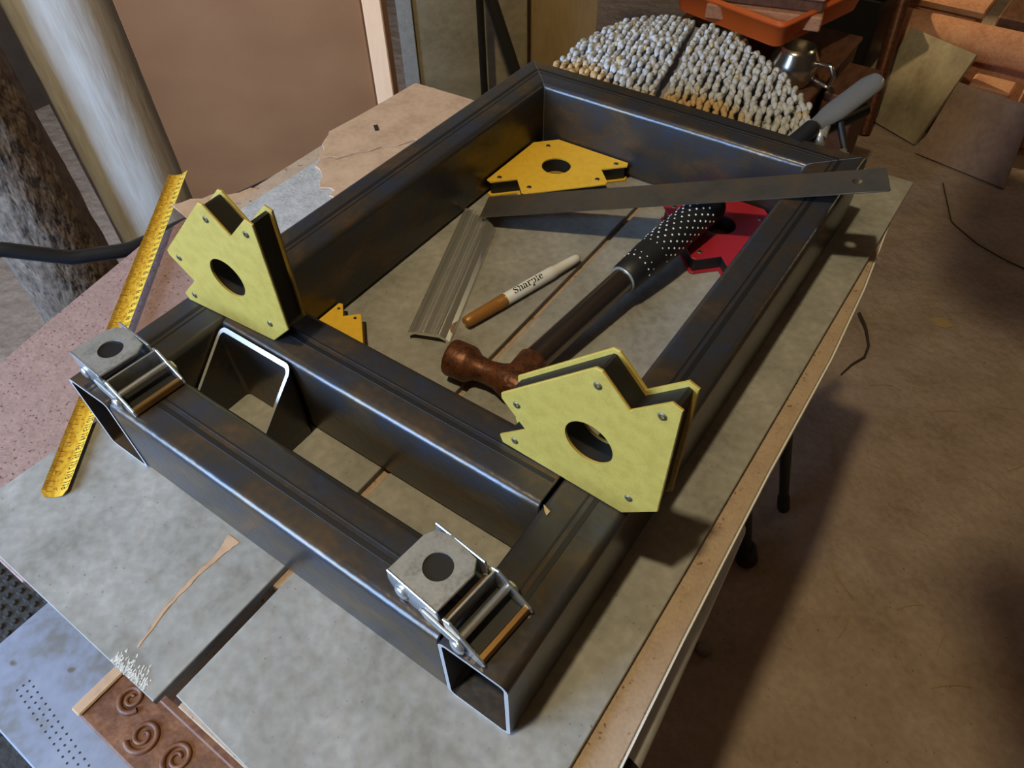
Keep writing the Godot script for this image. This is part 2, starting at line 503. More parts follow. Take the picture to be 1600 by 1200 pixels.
# =====================================================================  room
func room():
	var st := mb()
	box_at(st, Vector3(-2.4, FLOOR - 0.2, -4.4), Vector3(2.6, FLOOR, 1.4), 0.0)
	struct("floor", st, M.dirt)
	st = mb()
	box_at(st, Vector3(-2.4, 2.6, -4.4), Vector3(2.6, 2.75, 1.4), 0.0)
	struct("ceiling", st, M.beam)
	st = mb()
	box_at(st, Vector3(-2.4, FLOOR, -4.4), Vector3(2.6, 2.6, -4.2), 0.0)
	struct("wall_back", st, M.plaster)
	st = mb()
	box_at(st, Vector3(-2.4, FLOOR, -4.2), Vector3(-2.2, 2.6, 1.4), 0.0)
	struct("wall_left", st, M.plaster)
	st = mb()
	box_at(st, Vector3(2.4, FLOOR, -4.2), Vector3(2.6, 2.6, 1.4), 0.0)
	struct("wall_right", st, M.plaster)
	# the front wall with one window that lets the daylight in
	st = mb()
	box_at(st, Vector3(-2.2, FLOOR, 1.2), Vector3(-1.1, 2.6, 1.4), 0.0)
	box_at(st, Vector3(0.0, FLOOR, 1.2), Vector3(2.4, 2.6, 1.4), 0.0)
	box_at(st, Vector3(-1.1, 0.95, 1.2), Vector3(0.0, 2.6, 1.4), 0.0)
	box_at(st, Vector3(-1.1, FLOOR, 1.2), Vector3(0.0, 0.1, 1.4), 0.0)
	struct("wall_front", st, M.plaster)
	var win := Node3D.new()
	win.name = "window_1"
	add_child(win)
	win.position = Vector3(-0.55, 0.1, 1.22)
	tag(win, "", "", "", "structure")
	var pane := StandardMaterial3D.new()
	pane.albedo_color = Color(0.8, 0.85, 0.9)
	pane.emission_enabled = true
	pane.emission = Color(0.80, 0.89, 1.0)
	pane.emission_energy_multiplier = 3.0
	for i in 3:
		st = mb()
		box_at(st, Vector3(-1.08 + i * 0.36, 0.12, 1.218), Vector3(-0.75 + i * 0.36, 0.93, 1.222), 0.0)
		part("pane", st, pane, win, true)
	for x in [-1.08, -0.735, -0.375, -0.02]:
		st = mb()
		box_at(st, Vector3(x - 0.02, 0.1, 1.20), Vector3(x + 0.02, 0.95, 1.24), 0.002)
		part("mullion", st, M.beam, win, true)
	for y in [0.115, 0.935]:
		st = mb()
		box_at(st, Vector3(-1.1, y - 0.015, 1.20), Vector3(0.0, y + 0.015, 1.24), 0.002)
		part("window_rail", st, M.beam, win, true)
	# added unseen boards, shaped only to cast the floor shade at the right
	for g in [["shade_board_1", [Vector2(0.317, -0.828), Vector2(0.285, -0.611), Vector2(0.293, -0.473), Vector2(0.319, -0.404), Vector2(0.370, -0.393), Vector2(0.613, -0.377), Vector2(0.676, -0.840)]], ["shade_board_2", [Vector2(0.391, -0.099), Vector2(0.404, -0.072), Vector2(0.429, -0.027), Vector2(0.452, 0.029), Vector2(0.676, 0.086), Vector2(0.676, -0.166), Vector2(0.438, -0.132)]]]:
		st = mb()
		prism(st, PackedVector2Array(g[1]), 0.90, 0.915, 0.002)
		var tr := struct(g[0], st, M.beam)
		for q in [g[1][1], g[1][4], g[1][5]]:
			st = mb()
			rod(st, Vector3(q.x * 0.9 + 0.04, 0.91, q.y * 0.9 - 0.01), Vector3(q.x * 0.9 + 0.04, 2.6, q.y * 0.9 - 0.01), 0.004, 8)
			part("hanger", st, M.dark, tr)

# =====================================================================  bench
func workbench():
	var t := thing("workbench", "low workbench with speckled board top and white tube rail", "workbench", Vector3(0.12, FLOOR, -0.3))
	var st := mb()
	prism(st, PackedVector2Array([Vector2(-0.146, 0.106), Vector2(0.046, 0.106), Vector2(0.05, 0.098), Vector2(0.05, -0.2), Vector2(-0.03, -0.236), Vector2(-0.198, -0.236), Vector2(-0.2, -0.169), Vector2(-0.176, -0.055), Vector2(-0.16, 0.01)]), -0.022, -0.006, 0.001)
	part("pink_board", st, M.pinkboard, t, true, "pink speckled board")
	st = mb()
	var rim := PackedVector2Array([Vector2(0.4372, 0.25), Vector2(0.4345, 0.06), Vector2(0.4330, -0.022), Vector2(0.4297, -0.109), Vector2(0.4280, -0.175), Vector2(0.4262, -0.261), Vector2(0.4258, -0.40), Vector2(0.4212, -0.505), Vector2(0.4130, -0.600), Vector2(0.4060, -0.703)])
	var bp := PackedVector2Array([Vector2(0.052, 0.098), Vector2(0.186, 0.098), Vector2(0.187, 0.012), Vector2(0.1985, 0.010), Vector2(0.1995, 0.098), Vector2(0.411, 0.098), Vector2(0.411, 0.25)])
	bp.append_array(rim)
	bp.append_array(PackedVector2Array([Vector2(0.02, -0.703), Vector2(0.02, -0.584), Vector2(-0.182, -0.584), Vector2(-0.182, -0.238), Vector2(0.052, -0.238)]))
	prism(st, bp, -0.022, -0.0062, 0.0008)
	part("chipboard", st, M.chip, t, true, "tan chipboard")
	st = mb()
	var ep := PackedVector2Array()
	for q in rim: ep.append(q + Vector2(0.0002, 0))
	for i in range(rim.size() - 1, -1, -1): ep.append(rim[i] + Vector2(0.0016, 0))
	prism(st, ep, -0.0225, -0.0064, 0.0001)
	part("edge_strip", st, M.pen_white, t, true, "thin pale edge strip")
	st = mb()
	rod(st, Vector3(0.4105, -0.047, -0.228), Vector3(0.4380, -0.047, 0.22), 0.0205, 20)
	part("frame_rail", st, M.white_paint, t, true, "white painted tube rail")
	st = mb()
	lathe(st, Vector3(0.4222, -0.047, -0.036), Vector3(0.0275, 0, 0.448), [[0, 0.0208], [0.0, 0.0222], [0.022, 0.0222], [0.022, 0.0208]], 20)
	part("rail_sleeve", st, M.rubber, t, true, "black rubber sleeve")
	for z in [-0.56, -0.05]:
		st = mb()
		box_at(st, Vector3(-0.14, -0.062, z - 0.02), Vector3(0.39, -0.022, z + 0.02), 0.002)
		part("cross_bearer", st, M.brownwood, t, true)
	# splayed trestle legs
	var legs := [[Vector3(0.33, -0.062, -0.62), Vector3(0.441, FLOOR, -0.785)], [Vector3(0.30, -0.06, -0.55), Vector3(0.4265, FLOOR, -0.645)], [Vector3(-0.10, -0.06, -0.60), Vector3(-0.13, FLOOR, -0.66)], [Vector3(-0.08, -0.06, -0.06), Vector3(-0.1, FLOOR, 0.0)], [Vector3(0.33, -0.06, -0.06), Vector3(0.35, FLOOR, 0.03)]]
	for g in legs:
		st = mb()
		var d: Vector3 = (g[1] - g[0]).normalized()
		rod(st, g[0], g[1] - d * 0.03, 0.012, 12, 0.0085)
		var lg := part("leg", st, M.dark, t, true)
		st = mb()
		lathe(st, g[1] - d * 0.055, d, [[0, 0.0095], [0.004, 0.011], [0.045, 0.012], [0.053, 0.010]] if g[1].z < -0.7 else [[0, 0.012], [0.004, 0.017], [0.045, 0.020], [0.053, 0.016]], 14)
		part("foot", st, M.rubber, lg, true, "black rubber foot")
	# grey sheets laid on the board
	st = mb()
	prism(st, PackedVector2Array([Vector2(-0.034, 0.104), Vector2(0.1885, 0.1045), Vector2(0.1885, -0.40), Vector2(0.1865, -0.695), Vector2(0.03, -0.695), Vector2(0.02, -0.582), Vector2(-0.026, -0.582), Vector2(-0.026, -0.2), Vector2(-0.029, 0.012)]), -0.006, 0.0, 0.0006)
	var p := part("cement_sheet", st, M.cement, self)
	p.name = numbered("cement_sheet")
	tag(p, "grey cement sheet left of the narrow gap, under the yellow tape end", "sheet", "cement sheets on the bench")
	# bare scrape and white scuff across the front left of that sheet
	st = mb()
	var rng := seeded(4)
	var sc := PackedVector2Array()
	var track := [Vector2(0.1380, 0.0035), Vector2(0.1422, 0.016), Vector2(0.1430, 0.040), Vector2(0.1458, 0.066), Vector2(0.1526, 0.0895), Vector2(0.1540, 0.0890), Vector2(0.1482, 0.066), Vector2(0.1462, 0.040), Vector2(0.1472, 0.016), Vector2(0.1492, 0.0035)]
	for i in track.size() - 1:
		if i == 4: sc.append(track[4])
		else: sc.append_array(jag(track[i], track[i + 1], 6, 0.0007, rng))
	sc.append(track[9])
	prism(st, sc, 0.0, 0.0003, 0.0001)
	part("scrape", st, M.torn, p, false, "tan scraped streak")
	st = mb()
	for i in 220:
		var w := rng.randf()
		var q := Vector2(lerpf(0.146, 0.178, w), 0.1035 - absf(rng.randfn(0.0, 0.0035)))
		rbox(st, Vector3(q.x, 0.0001, q.y), Vector3(rng.randf_range(0.0003, 0.0008), 0.0002, rng.randf_range(0.0008, 0.0028)), 0.00005, Basis(Vector3.UP, rng.randf_range(0.2, 0.8)))
	var sf := part("scuff", st, M.pen_white, p, false, "white scuff at the corner")
	sf.set_meta("kind", "stuff")
	st = mb()
	prism(st, PackedVector2Array([Vector2(0.1968, 0.0945), Vector2(0.41, 0.103), Vector2(0.411, -0.05), Vector2(0.412, -0.4), Vector2(0.4135, -0.696), Vector2(0.1945, -0.69), Vector2(0.194, -0.42), Vector2(0.1968, -0.1)]), -0.006, 0.0, 0.0006)
	p = part("cement_sheet", st, M.cement, self)
	p.name = numbered("cement_sheet")
	st = mb()
	lathe(st, Vector3(0.2222, 0.0, -0.2640), Vector3.UP, [[0.0, 0.0034], [0.0009, 0.0030], [0.0010, 0.0014], [0.0005, 0.0012]], 14)
	part("screw_head", st, M.chrome, p, false, "small screw head")
	tag(p, "grey cement sheet right of the narrow gap, under the open tube end", "sheet", "cement sheets on the bench")
	st = mb()
	prism(st, PackedVector2Array([Vector2(-0.155, -0.3945), Vector2(-0.1545, -0.24), Vector2(-0.028, -0.24), Vector2(-0.028, -0.582), Vector2(-0.155, -0.582)]), -0.006, -0.0005, 0.0006)
	p = part("white_board", st, M.whiteboard, self)
	p.name = numbered("white_board")
	tag(p, "white board with dark specks left of the long steel tube", "board")
	torn_sheets()

func torn_sheets():
	var rng := seeded(8)
	var crack := PackedVector2Array([Vector2(-0.150, -0.375), Vector2(-0.140, -0.388), Vector2(-0.134, -0.386), Vector2(-0.124, -0.408), Vector2(-0.113, -0.420), Vector2(-0.108, -0.434), Vector2(-0.094, -0.446), Vector2(-0.086, -0.466), Vector2(-0.066, -0.478), Vector2(-0.052, -0.498), Vector2(-0.03, -0.51), Vector2(-0.004, -0.53)])
	var t := thing("torn_sheet", "torn tan hardboard sheet with a jagged crack beside the far left tube", "sheet", Vector3(-0.1, 0, -0.45))
	var a := PackedVector2Array()
	a.append_array(jag(Vector2(-0.153, -0.377), Vector2(-0.184, -0.425), 6, 0.004, rng))
	a.append_array(PackedVector2Array([Vector2(-0.184, -0.425), Vector2(-0.180, -0.47), Vector2(-0.176, -0.575), Vector2(-0.10, -0.579), Vector2(-0.004, -0.581)]))
	for i in range(crack.size() - 1, -1, -1): a.append(crack[i] + Vector2(-0.0008, -0.0006))
	var st := mb()
	prism(st, a, 0.0, 0.0025, 0.0004)
	var pa := part("far_piece", st, M.torn, t, true)
	pa.name = "sheet_piece"
	st = mb()
	rbox(st, Vector3(-0.142, 0.0027, -0.462), Vector3(0.005, 0.0006, 0.014), 0.0002, Basis(Vector3.UP, 0.9))
	part("slit", st, M.dark, pa, true, "short dark slit")
	var b := PackedVector2Array()
	for q in crack: b.append(q + Vector2(0.0008, 0.0006))
	b.append(Vector2(-0.004, -0.335))
	b.append_array(jag(Vector2(-0.05, -0.322), Vector2(-0.118, -0.343), 9, 0.005, rng))
	b.append_array(jag(Vector2(-0.118, -0.343), Vector2(-0.150, -0.37), 5, 0.004, rng))
	st = mb()
	prism(st, b, 0.0, 0.0025, 0.0004)
	part("sheet_piece", st, M.torn, t, true)
	# curled strip that sticks up at the bench edge
	var c := jag(Vector2(0.0, 0.0), Vector2(0.1, 0.03), 9, 0.003, rng)
	c.append_array(jag(Vector2(0.1, 0.03), Vector2(0.085, 0.062), 5, 0.005, rng))
	c.append_array(jag(Vector2(0.085, 0.062), Vector2(-0.005, 0.045), 9, 0.003, rng))
	st = mb()
	var x := Transform3D(Basis(Vector3.UP, deg_to_rad(82)) * Basis(Vector3.RIGHT, deg_to_rad(28)), Vector3(-0.212, 0.006, -0.222))
	prism(st, c, 0.0, 0.002, 0.0003, x)
	var o := part("torn_strip", st, M.torn, self)
	o.name = numbered("torn_strip")
	tag(o, "torn tan strip sticking up behind the left yellow magnet, beside the black cable", "strip")

func lower_stool():
	var t := thing("blocker_chest", "black dimpled rubber top below the front of the bench, on an added light-blocking box", "chest", Vector3(0.1, FLOOR, 0.2))
	var st := mb()
	box_at(st, Vector3(-0.45, -0.10, 0.075), Vector3(0.42, -0.078, 0.62), 0.004)
	part("rubber_top", st, M.mat_black, t, true)
	st = mb()
	var rng := seeded(2)
	for i in 34:
		for j in 26:
			var q := Vector3(-0.24 + i * 0.0095 + (j % 2) * 0.0047, -0.0785, 0.08 + j * 0.0082)
			var r := 0.0036
			var f := [Vector3.RIGHT, Vector3.BACK]
			loft(st, [circle(q, f[0], f[1], r, 6), circle(q + Vector3(0, 0.0022, 0), f[0], f[1], r * 0.55, 6)])
	var d := part("rubber_dimples", st, M.mat_black, t, true)
	d.set_meta("kind", "stuff")
	st = mb()
	box_at(st, Vector3(-0.44, FLOOR, 0.112), Vector3(0.41, -0.1, 0.61), 0.004)
	part("body", st, M.brownwood, t, true)  # unseen body made solid and wide to keep window light off the floor
	# pale perforated panel lying on the stool
	t = thing("perforated_panel", "pale bluish perforated panel on the black rubber topped chest", "panel", Vector3(0.15, -0.076, 0.12))
	st = mb()
	box_at(st, Vector3(0.028, -0.076, 0.08), Vector3(0.36, -0.060, 0.1755), 0.0012)
	var pp := part("panel", st, M.blue_white, t, true)
	st = mb()
	for i in 26:
		for j in 3:
			var q := Vector3(0.071 + i * 0.0058 - j * 0.0006, -0.0601, 0.1455 + j * 0.0042 + i * 0.0006)
			loft(st, [circle(q, Vector3.RIGHT, Vector3.BACK, 0.0009, 8), circle(q + Vector3(0, 0.0002, 0), Vector3.RIGHT, Vector3.BACK, 0.0008, 8)])
	var ho := part("perforations", st, M.dark, pp, true, "rows of small dark holes")
	ho.set_meta("kind", "stuff")
	# carved brown board on top of it
	t = thing("carved_board", "brown board carved with scrolls, poking out below the cement sheets", "board", Vector3(0.2, -0.06, 0.12))
	st = mb()
	box_at(st, Vector3(0.119, -0.06, 0.088), Vector3(0.40, -0.050, 0.139), 0.0015)
	var cb := part("board", st, M.leather, t, true)
	st = mb()
	box_at(st, Vector3(0.162, -0.050, 0.088), Vector3(0.40, -0.0455, 0.103), 0.0012)
	part("border", st, M.leather, t, true)
	st = mb()
	box_at(st, Vector3(0.119, -0.050, 0.088), Vector3(0.128, -0.0475, 0.139), 0.001)
	part("border", st, M.torn, t, true, "worn pale end")
	for s in [[Vector3(0.146, -0.05, 0.112), 0.0095, 1.0, 0.3], [Vector3(0.172, -0.05, 0.122), 0.011, -1.0, 2.2], [Vector3(0.201, -0.05, 0.118), 0.0105, 1.0, 1.0], [Vector3(0.228, -0.05, 0.124), 0.011, -1.0, 2.0]]:
		var pts := []
		for i in 40:
			var k := i / 39.0
			var an: float = s[3] + s[2] * k * 11.0
			var rr: float = s[1] * (1.0 - 0.85 * k)
			pts.append(s[0] + Vector3(cos(an) * rr, 0.0002, sin(an) * rr))
		st = mb()
		hose(st, pts, 0.0022, 8, 0.0012)
		part("scroll", st, M.leather, cb, true)

# =====================================================================  backdrop left and centre
func post(label: String, called: String, x: float, z: float, r: float, m: Material, rough: float, sd: int):
	var st := mb()
	var f := FastNoiseLite.new()
	f.seed = sd
	f.frequency = 1.0
	var rings := []
	for i in 71:
		var y := FLOOR + 2.6 * i / 70.0
		var ring := []
		for j in 40:
			var a := TAU * j / 40
			var k := r * (1.0 + rough * f.get_noise_3d(cos(a) * 4.0, y * 5.0, sin(a) * 4.0) + rough * 0.5 * f.get_noise_3d(cos(a) * 14.0, y * 9.0, sin(a) * 14.0)) * (1.05 - 0.05 * (y - FLOOR))
			ring.append(Vector3(x + cos(a) * k, y, z + sin(a) * k))
		rings.append(ring)
	loft(st, rings)
	var o := part(called, st, m, self)
	o.name = numbered(called)
	tag(o, label, "post")

func slab(called: String, label: String, category: String, a: Vector2, b: Vector2, y0: float, y1: float, thick: float, m: Material, group := ""):
	# an upright sheet whose face runs from a to b (x, z)
	var st := mb()
	var d := Vector3(b.x - a.x, 0, b.y - a.y)
	var n := d.normalized().cross(Vector3.UP)
	if n.dot(CAM - Vector3(a.x, 0, a.y)) < 0.0: n = -n
	var bs := Basis(d.normalized(), Vector3.UP, d.normalized().cross(Vector3.UP))
	rbox(st, Vector3((a.x + b.x) * 0.5, (y0 + y1) * 0.5, (a.y + b.y) * 0.5) - n * thick * 0.5, Vector3(d.length(), y1 - y0, thick), minf(0.0015, thick * 0.3), bs)
	var o := part(called, st, m, self)
	o.name = numbered(called)
	tag(o, label, category, group)
	return o

func polar(az: float, r: float) -> Vector2:
	return Vector2(CAM.x + r * sin(deg_to_rad(az)), CAM.z - r * cos(deg_to_rad(az)))

func backdrop():
	var q := polar(-73.45, 1.06)
	post("dark post with rough flaking bark at the far left", "timber_post", q.x, q.y, 0.0618, M.bark, 0.10, 5)
	q = polar(-65.85, 1.11)
	post("pale peeled timber post beside the brown leaning sheet", "timber_post", q.x, q.y, 0.0612, M.pale_wood, 0.02, 9)
	slab("hardboard_sheet", "smooth brown hardboard sheet standing behind the bench's left edge", "sheet", polar(-62.65, 1.06), polar(-46.35, 1.02), FLOOR, 0.16, 0.008, M.mdf)
	slab("batten", "peach coloured wooden batten at the edge of the brown sheet", "batten", polar(-46.3, 1.012), polar(-44.9, 1.005), FLOOR, 0.19, 0.03, M.batten)
	var cpan = slab("cement_board", "greyish upright cement panel behind the tan torn sheet", "panel", polar(-43.8, 1.5), polar(-34.0, 1.5), FLOOR, 0.55, 0.014, M.cement_old)
	slab("plywood_panel", "yellowish upright panel behind the far corner of the steel frame", "panel", polar(-34.3, 1.53), polar(-28.7, 1.53), FLOOR, 0.6, 0.014, M.ply)
	var es := mb()
	q = polar(-43.25, 1.4915)
	var ed := (polar(-34.0, 1.5) - polar(-43.8, 1.5)).normalized()
	rbox(es, Vector3(q.x, 0.0, q.y), Vector3(0.03, 0.55 - FLOOR - 0.3, 0.004), 0.001, Basis(Vector3(ed.x, 0, ed.y), Vector3.UP, Vector3(ed.x, 0, ed.y).cross(Vector3.UP)))
	part("whitewashed_strip", es, M.whiteboard, cpan, true, "whitewashed mottled left edge")
	var st := mb()
	var a := polar(-37.4, 1.43)
	rod(st, Vector3(a.x, FLOOR, a.y), Vector3(a.x - 0.01, 0.45, a.y), 0.0075, 10)
	var o := part("steel_rod", st, M.dark, self)
	o.name = numbered("steel_rod")
	tag(o, "thin dark rod standing upright against the grey panel", "rod")
	st = mb()
	var b := polar(-35.1, 1.35)
	var c := polar(-36.7, 1.37)
	var p1 := Vector3(b.x, 0.4429 - 0.465 * 1.35, b.y)
	var p2 := Vector3(c.x, 0.4429 - 0.376 * 1.37, c.y)
	var d := (p2 - p1).normalized()
	var k := (p1.y - FLOOR) / d.y
	rod(st, p1 - d * k, p1 + d * 0.40, 0.0115, 12)
	o = part("steel_rod", st, M.dark, self)
	o.name = numbered("steel_rod")
	tag(o, "thicker dark rod leaning right of the thin upright rod", "rod")
	# welding cable
	var pts := [Vector3(-0.335, 0.01, -0.02), Vector3(-0.308, -0.003, -0.084), Vector3(-0.285, -0.035, -0.131), Vector3(-0.267, -0.050, -0.182), Vector3(-0.268, -0.057, -0.224), Vector3(-0.262, -0.061, -0.28), Vector3(-0.255, -0.063, -0.341), Vector3(-0.260, -0.074, -0.406), Vector3(-0.267, -0.082, -0.480), Vector3(-0.262, -0.112, -0.520), Vector3(-0.235, -0.25, -0.515), Vector3(-0.215, -0.55, -0.50), Vector3(-0.17, FLOOR + 0.012, -0.48), Vector3(-0.05, FLOOR + 0.009, -0.45)]
	st = mb()
	hose(st, smooth_path(pts, 0.012), 0.0078, 12)
	o = part("welding_cable", st, M.cable, self)
	o.name = numbered("welding_cable")
	tag(o, "thick black cable looping past the posts behind the bench", "cable")

# =====================================================================  steel tubes
func rounded_rect(x0: float, x1: float, y0: float, y1: float, r: float, n := 5) -> PackedVector2Array:
	var o := PackedVector2Array()
	for c in [[x1 - r, y1 - r, 0.0], [x0 + r, y1 - r, 0.5], [x0 + r, y0 + r, 1.0], [x1 - r, y0 + r, 1.5]]:
		for i in n + 1:
			var a: float = (c[2] + 0.5 * i / n) * PI
			o.append(Vector2(c[0] + cos(a) * r, c[1] + sin(a) * r))
	return o

func steel_tube(label: String, o: Vector3, dt: Vector3, dp: Vector3, dq: Vector3, t0: Vector2, t1: Vector2, seam := true) -> Node3D:
	# along dt, from t0.x + t0.y * p to t1.x + t1.y * p; p runs across (0..W), q up (0..H)
	var t := thing("steel_tube", label, "steel tube", o, "square cut steel tubes of the frame")
	var outer := rounded_rect(0.0003, W - 0.0003, 0, H, 0.0058)
	var inner := rounded_rect(0.0029, W - 0.0029, 0.0026, H - 0.0026, 0.0034)
	var at := func(q: Vector2, e: Vector2) -> Vector3: return dt * (e.x + e.y * q.x) + dp * q.x + dq * q.y
	var r := [[], [], [], []]
	for q in outer:
		r[0].append(at.call(q, t0))
		r[1].append(at.call(q, t1))
	for q in inner:
		r[2].append(at.call(q, t0))
		r[3].append(at.call(q, t1))
	var st := mb()
	loft(st, [r[0], r[1]], 1.0, false)
	loft(st, [r[2], r[3]], -1.0, false, true, 2)
	part("tube_wall", st, M.steel, t)
	for e in [[0, 2, -1.0], [1, 3, 1.0]]:
		st = mb()
		for j in outer.size():
			var k := (j + 1) % outer.size()
			quad(st, r[e[0]][j], r[e[0]][k], r[e[1]][k], r[e[1]][j], dt * e[2])
		part("cut_end", st, M.cut, t, false, "bright saw cut end")
	if seam:
		st = mb()
		for w in [[0.44, 0.0035], [0.56, 0.0014]]:
			var p: float = W * w[0]
			var a := dt * (t0.x + t0.y * p + 0.001) + dp * p + dq * (H + 0.00003)
			var b := dt * (t1.x + t1.y * p - 0.001) + dp * p + dq * (H + 0.00003)
			rbox(st, (a + b) * 0.5, Vector3((b - a).length(), 0.0004, w[1]), 0.0001, Basis(dt, dq, dt.cross(dq)))
		part("weld_seam", st, M.seam, t, false, "dark seam line along the top")
	return t

func frame_tubes():
	var X := Vector3.RIGHT
	var Y := Vector3.UP
	var Z := Vector3.BACK
	steel_tube("long left steel tube with open front end beside the yellow tape", Vector3(0, 0, 0), -Z, X, Y, Vector2(0, 0), Vector2(L, -1))
	steel_tube("long right steel tube with open front end beside the tan bench edge", Vector3(B, 0, 0), -Z, -X, Y, Vector2(0, 0), Vector2(L, -1))
	steel_tube("far steel tube mitred at both ends in front of the chenille mat", Vector3(0, 0, -L), X, Z, Y, Vector2(0.0008, 1), Vector2(B - 0.0008, -1))
	steel_tube("nearest steel tube held by a chrome clamp at each end", Vector3(W, 0, -0.0002), X, -Z, Y, Vector2(0.0008, 0), Vector2(B - 2 * W - 0.0008, 0))
	steel_tube("middle steel tube across the frame carrying two standing yellow magnets", Vector3(W, 0, -C), X, -Z, Y, Vector2(0.0008, 0), Vector2(B - 2 * W - 0.0015, 0))
	steel_tube("short steel tube offcut standing on end with a slanting cut top", Vector3(W + 0.0015, 0.0, -C + 0.0008), Y, Z, X, Vector2(0, 0), Vector2(0.0735, -1.0), false)
	var st := mb()
	prism(st, PackedVector2Array([Vector2(0, 0), Vector2(0.006, -0.0012), Vector2(0.0075, 0.002), Vector2(0.004, 0.0016)]), 0.0, 0.0008, 0.0001, Transform3D(Basis(Vector3.UP, -0.5), Vector3(0.3305, 0.0751, -0.0995)))
	var o := part("wood_chip", st, M.straw, self)
	o.name = numbered("wood_chip")
	tag(o, "tiny yellow chip lying at the end of the middle steel tube", "chip")

# =====================================================================  magnets
func arrow_outline(s: float) -> PackedVector2Array:
	var raw := [Vector2(0.0205, 0), Vector2(0.108, 0), Vector2(0.110, 0.006), Vector2(0.090, 0.026), Vector2(0.1075, 0.0435), Vector2(0.1075, 0.0475), Vector2(0.0475, 0.1075), Vector2(0.0435, 0.1075), Vector2(0.026, 0.090), Vector2(0.006, 0.110), Vector2(0, 0.108), Vector2(0, 0.0205)]
	var o := PackedVector2Array()
	for q in raw: o.append(q * s)
	return o

func magnet(label: String, s: float, thick: float, m: Material, at: Vector3, bs: Basis, core_label := "black magnet core") -> Node3D:
	# local x and y run along the two edges of the arrow head from its tip; local z faces out of the front plate
	var t := thing("arrow_magnet", label, "magnet", at)
	t.basis = bs
	var o := arrow_outline(s)
	var c := Vector2(0.047, 0.047) * s
	var r := 0.0155 * s
	var pt := 0.0016
	var st := mb()
	holed_plate(st, o, c, r, -pt, 0.0)
	part("face_plate", st, m, t)
	st = mb()
	holed_plate(st, o, c, r, 0.0, pt, 0.0005, 0.006, Transform3D(Basis(Vector3.RIGHT, Vector3.UP, Vector3.BACK), Vector3(0, 0, -thick)))
	part("face_plate", st, m, t)
	var inn := PackedVector2Array()
	for q in inset(o, 0.0028 * s): inn.append(q)
	st = mb()
	holed_plate(st, inn, c, r * 1.02, -thick + pt, -pt, 0.0003)
	part("magnet_core", st, M.core, t, false, core_label)
	for q in [Vector2(0.018, 0.018), Vector2(0.098, 0.009), Vector2(0.009, 0.098), Vector2(0.096, 0.045), Vector2(0.045, 0.096)]:
		st = mb()
		lathe(st, Vector3(q.x * s, q.y * s, -0.0002), Vector3.BACK, [[0, 0.0027 * s], [0.0006, 0.0025 * s], [0.0007, 0.0014 * s], [0.0002, 0.0012 * s]], 12)
		part("rivet", st, M.rivet, t)
	return t

func magnets():
	var X := Vector3.RIGHT
	var Y := Vector3.UP
	var Z := Vector3.BACK
	magnet("yellow arrow magnet standing at the right end of the middle tube", 1.0, 0.018, M.yellow, Vector3(0.3917, 0.0757, -0.1195), Basis(Y, -X, Z).rotated(Y, deg_to_rad(-2.0)))
	magnet("yellow arrow magnet standing over the short offcut on the left", 1.0, 0.018, M.yellow, Vector3(0.1155, 0.0757, -0.1065), Basis(Y, -X, Z).rotated(Y, deg_to_rad(3.5)))
	magnet("yellow arrow magnet lying flat in the far corner of the frame", 1.0, 0.018, M.gold, Vector3(0.0470, 0.0186, -0.5350), Basis(Z, X, Y))
	magnet("small yellow arrow magnet lying half hidden behind the middle tube", 0.57, 0.012, M.gold, Vector3(0.0465, 0.0126, -0.1435), Basis(X, -Z, Y))
	magnet("red arrow magnet lying beside the hammer grip under the steel rule", 1.0, 0.018, M.red, Vector3(0.3275, 0.0186, -0.5350), Basis(-X, Z, Y))

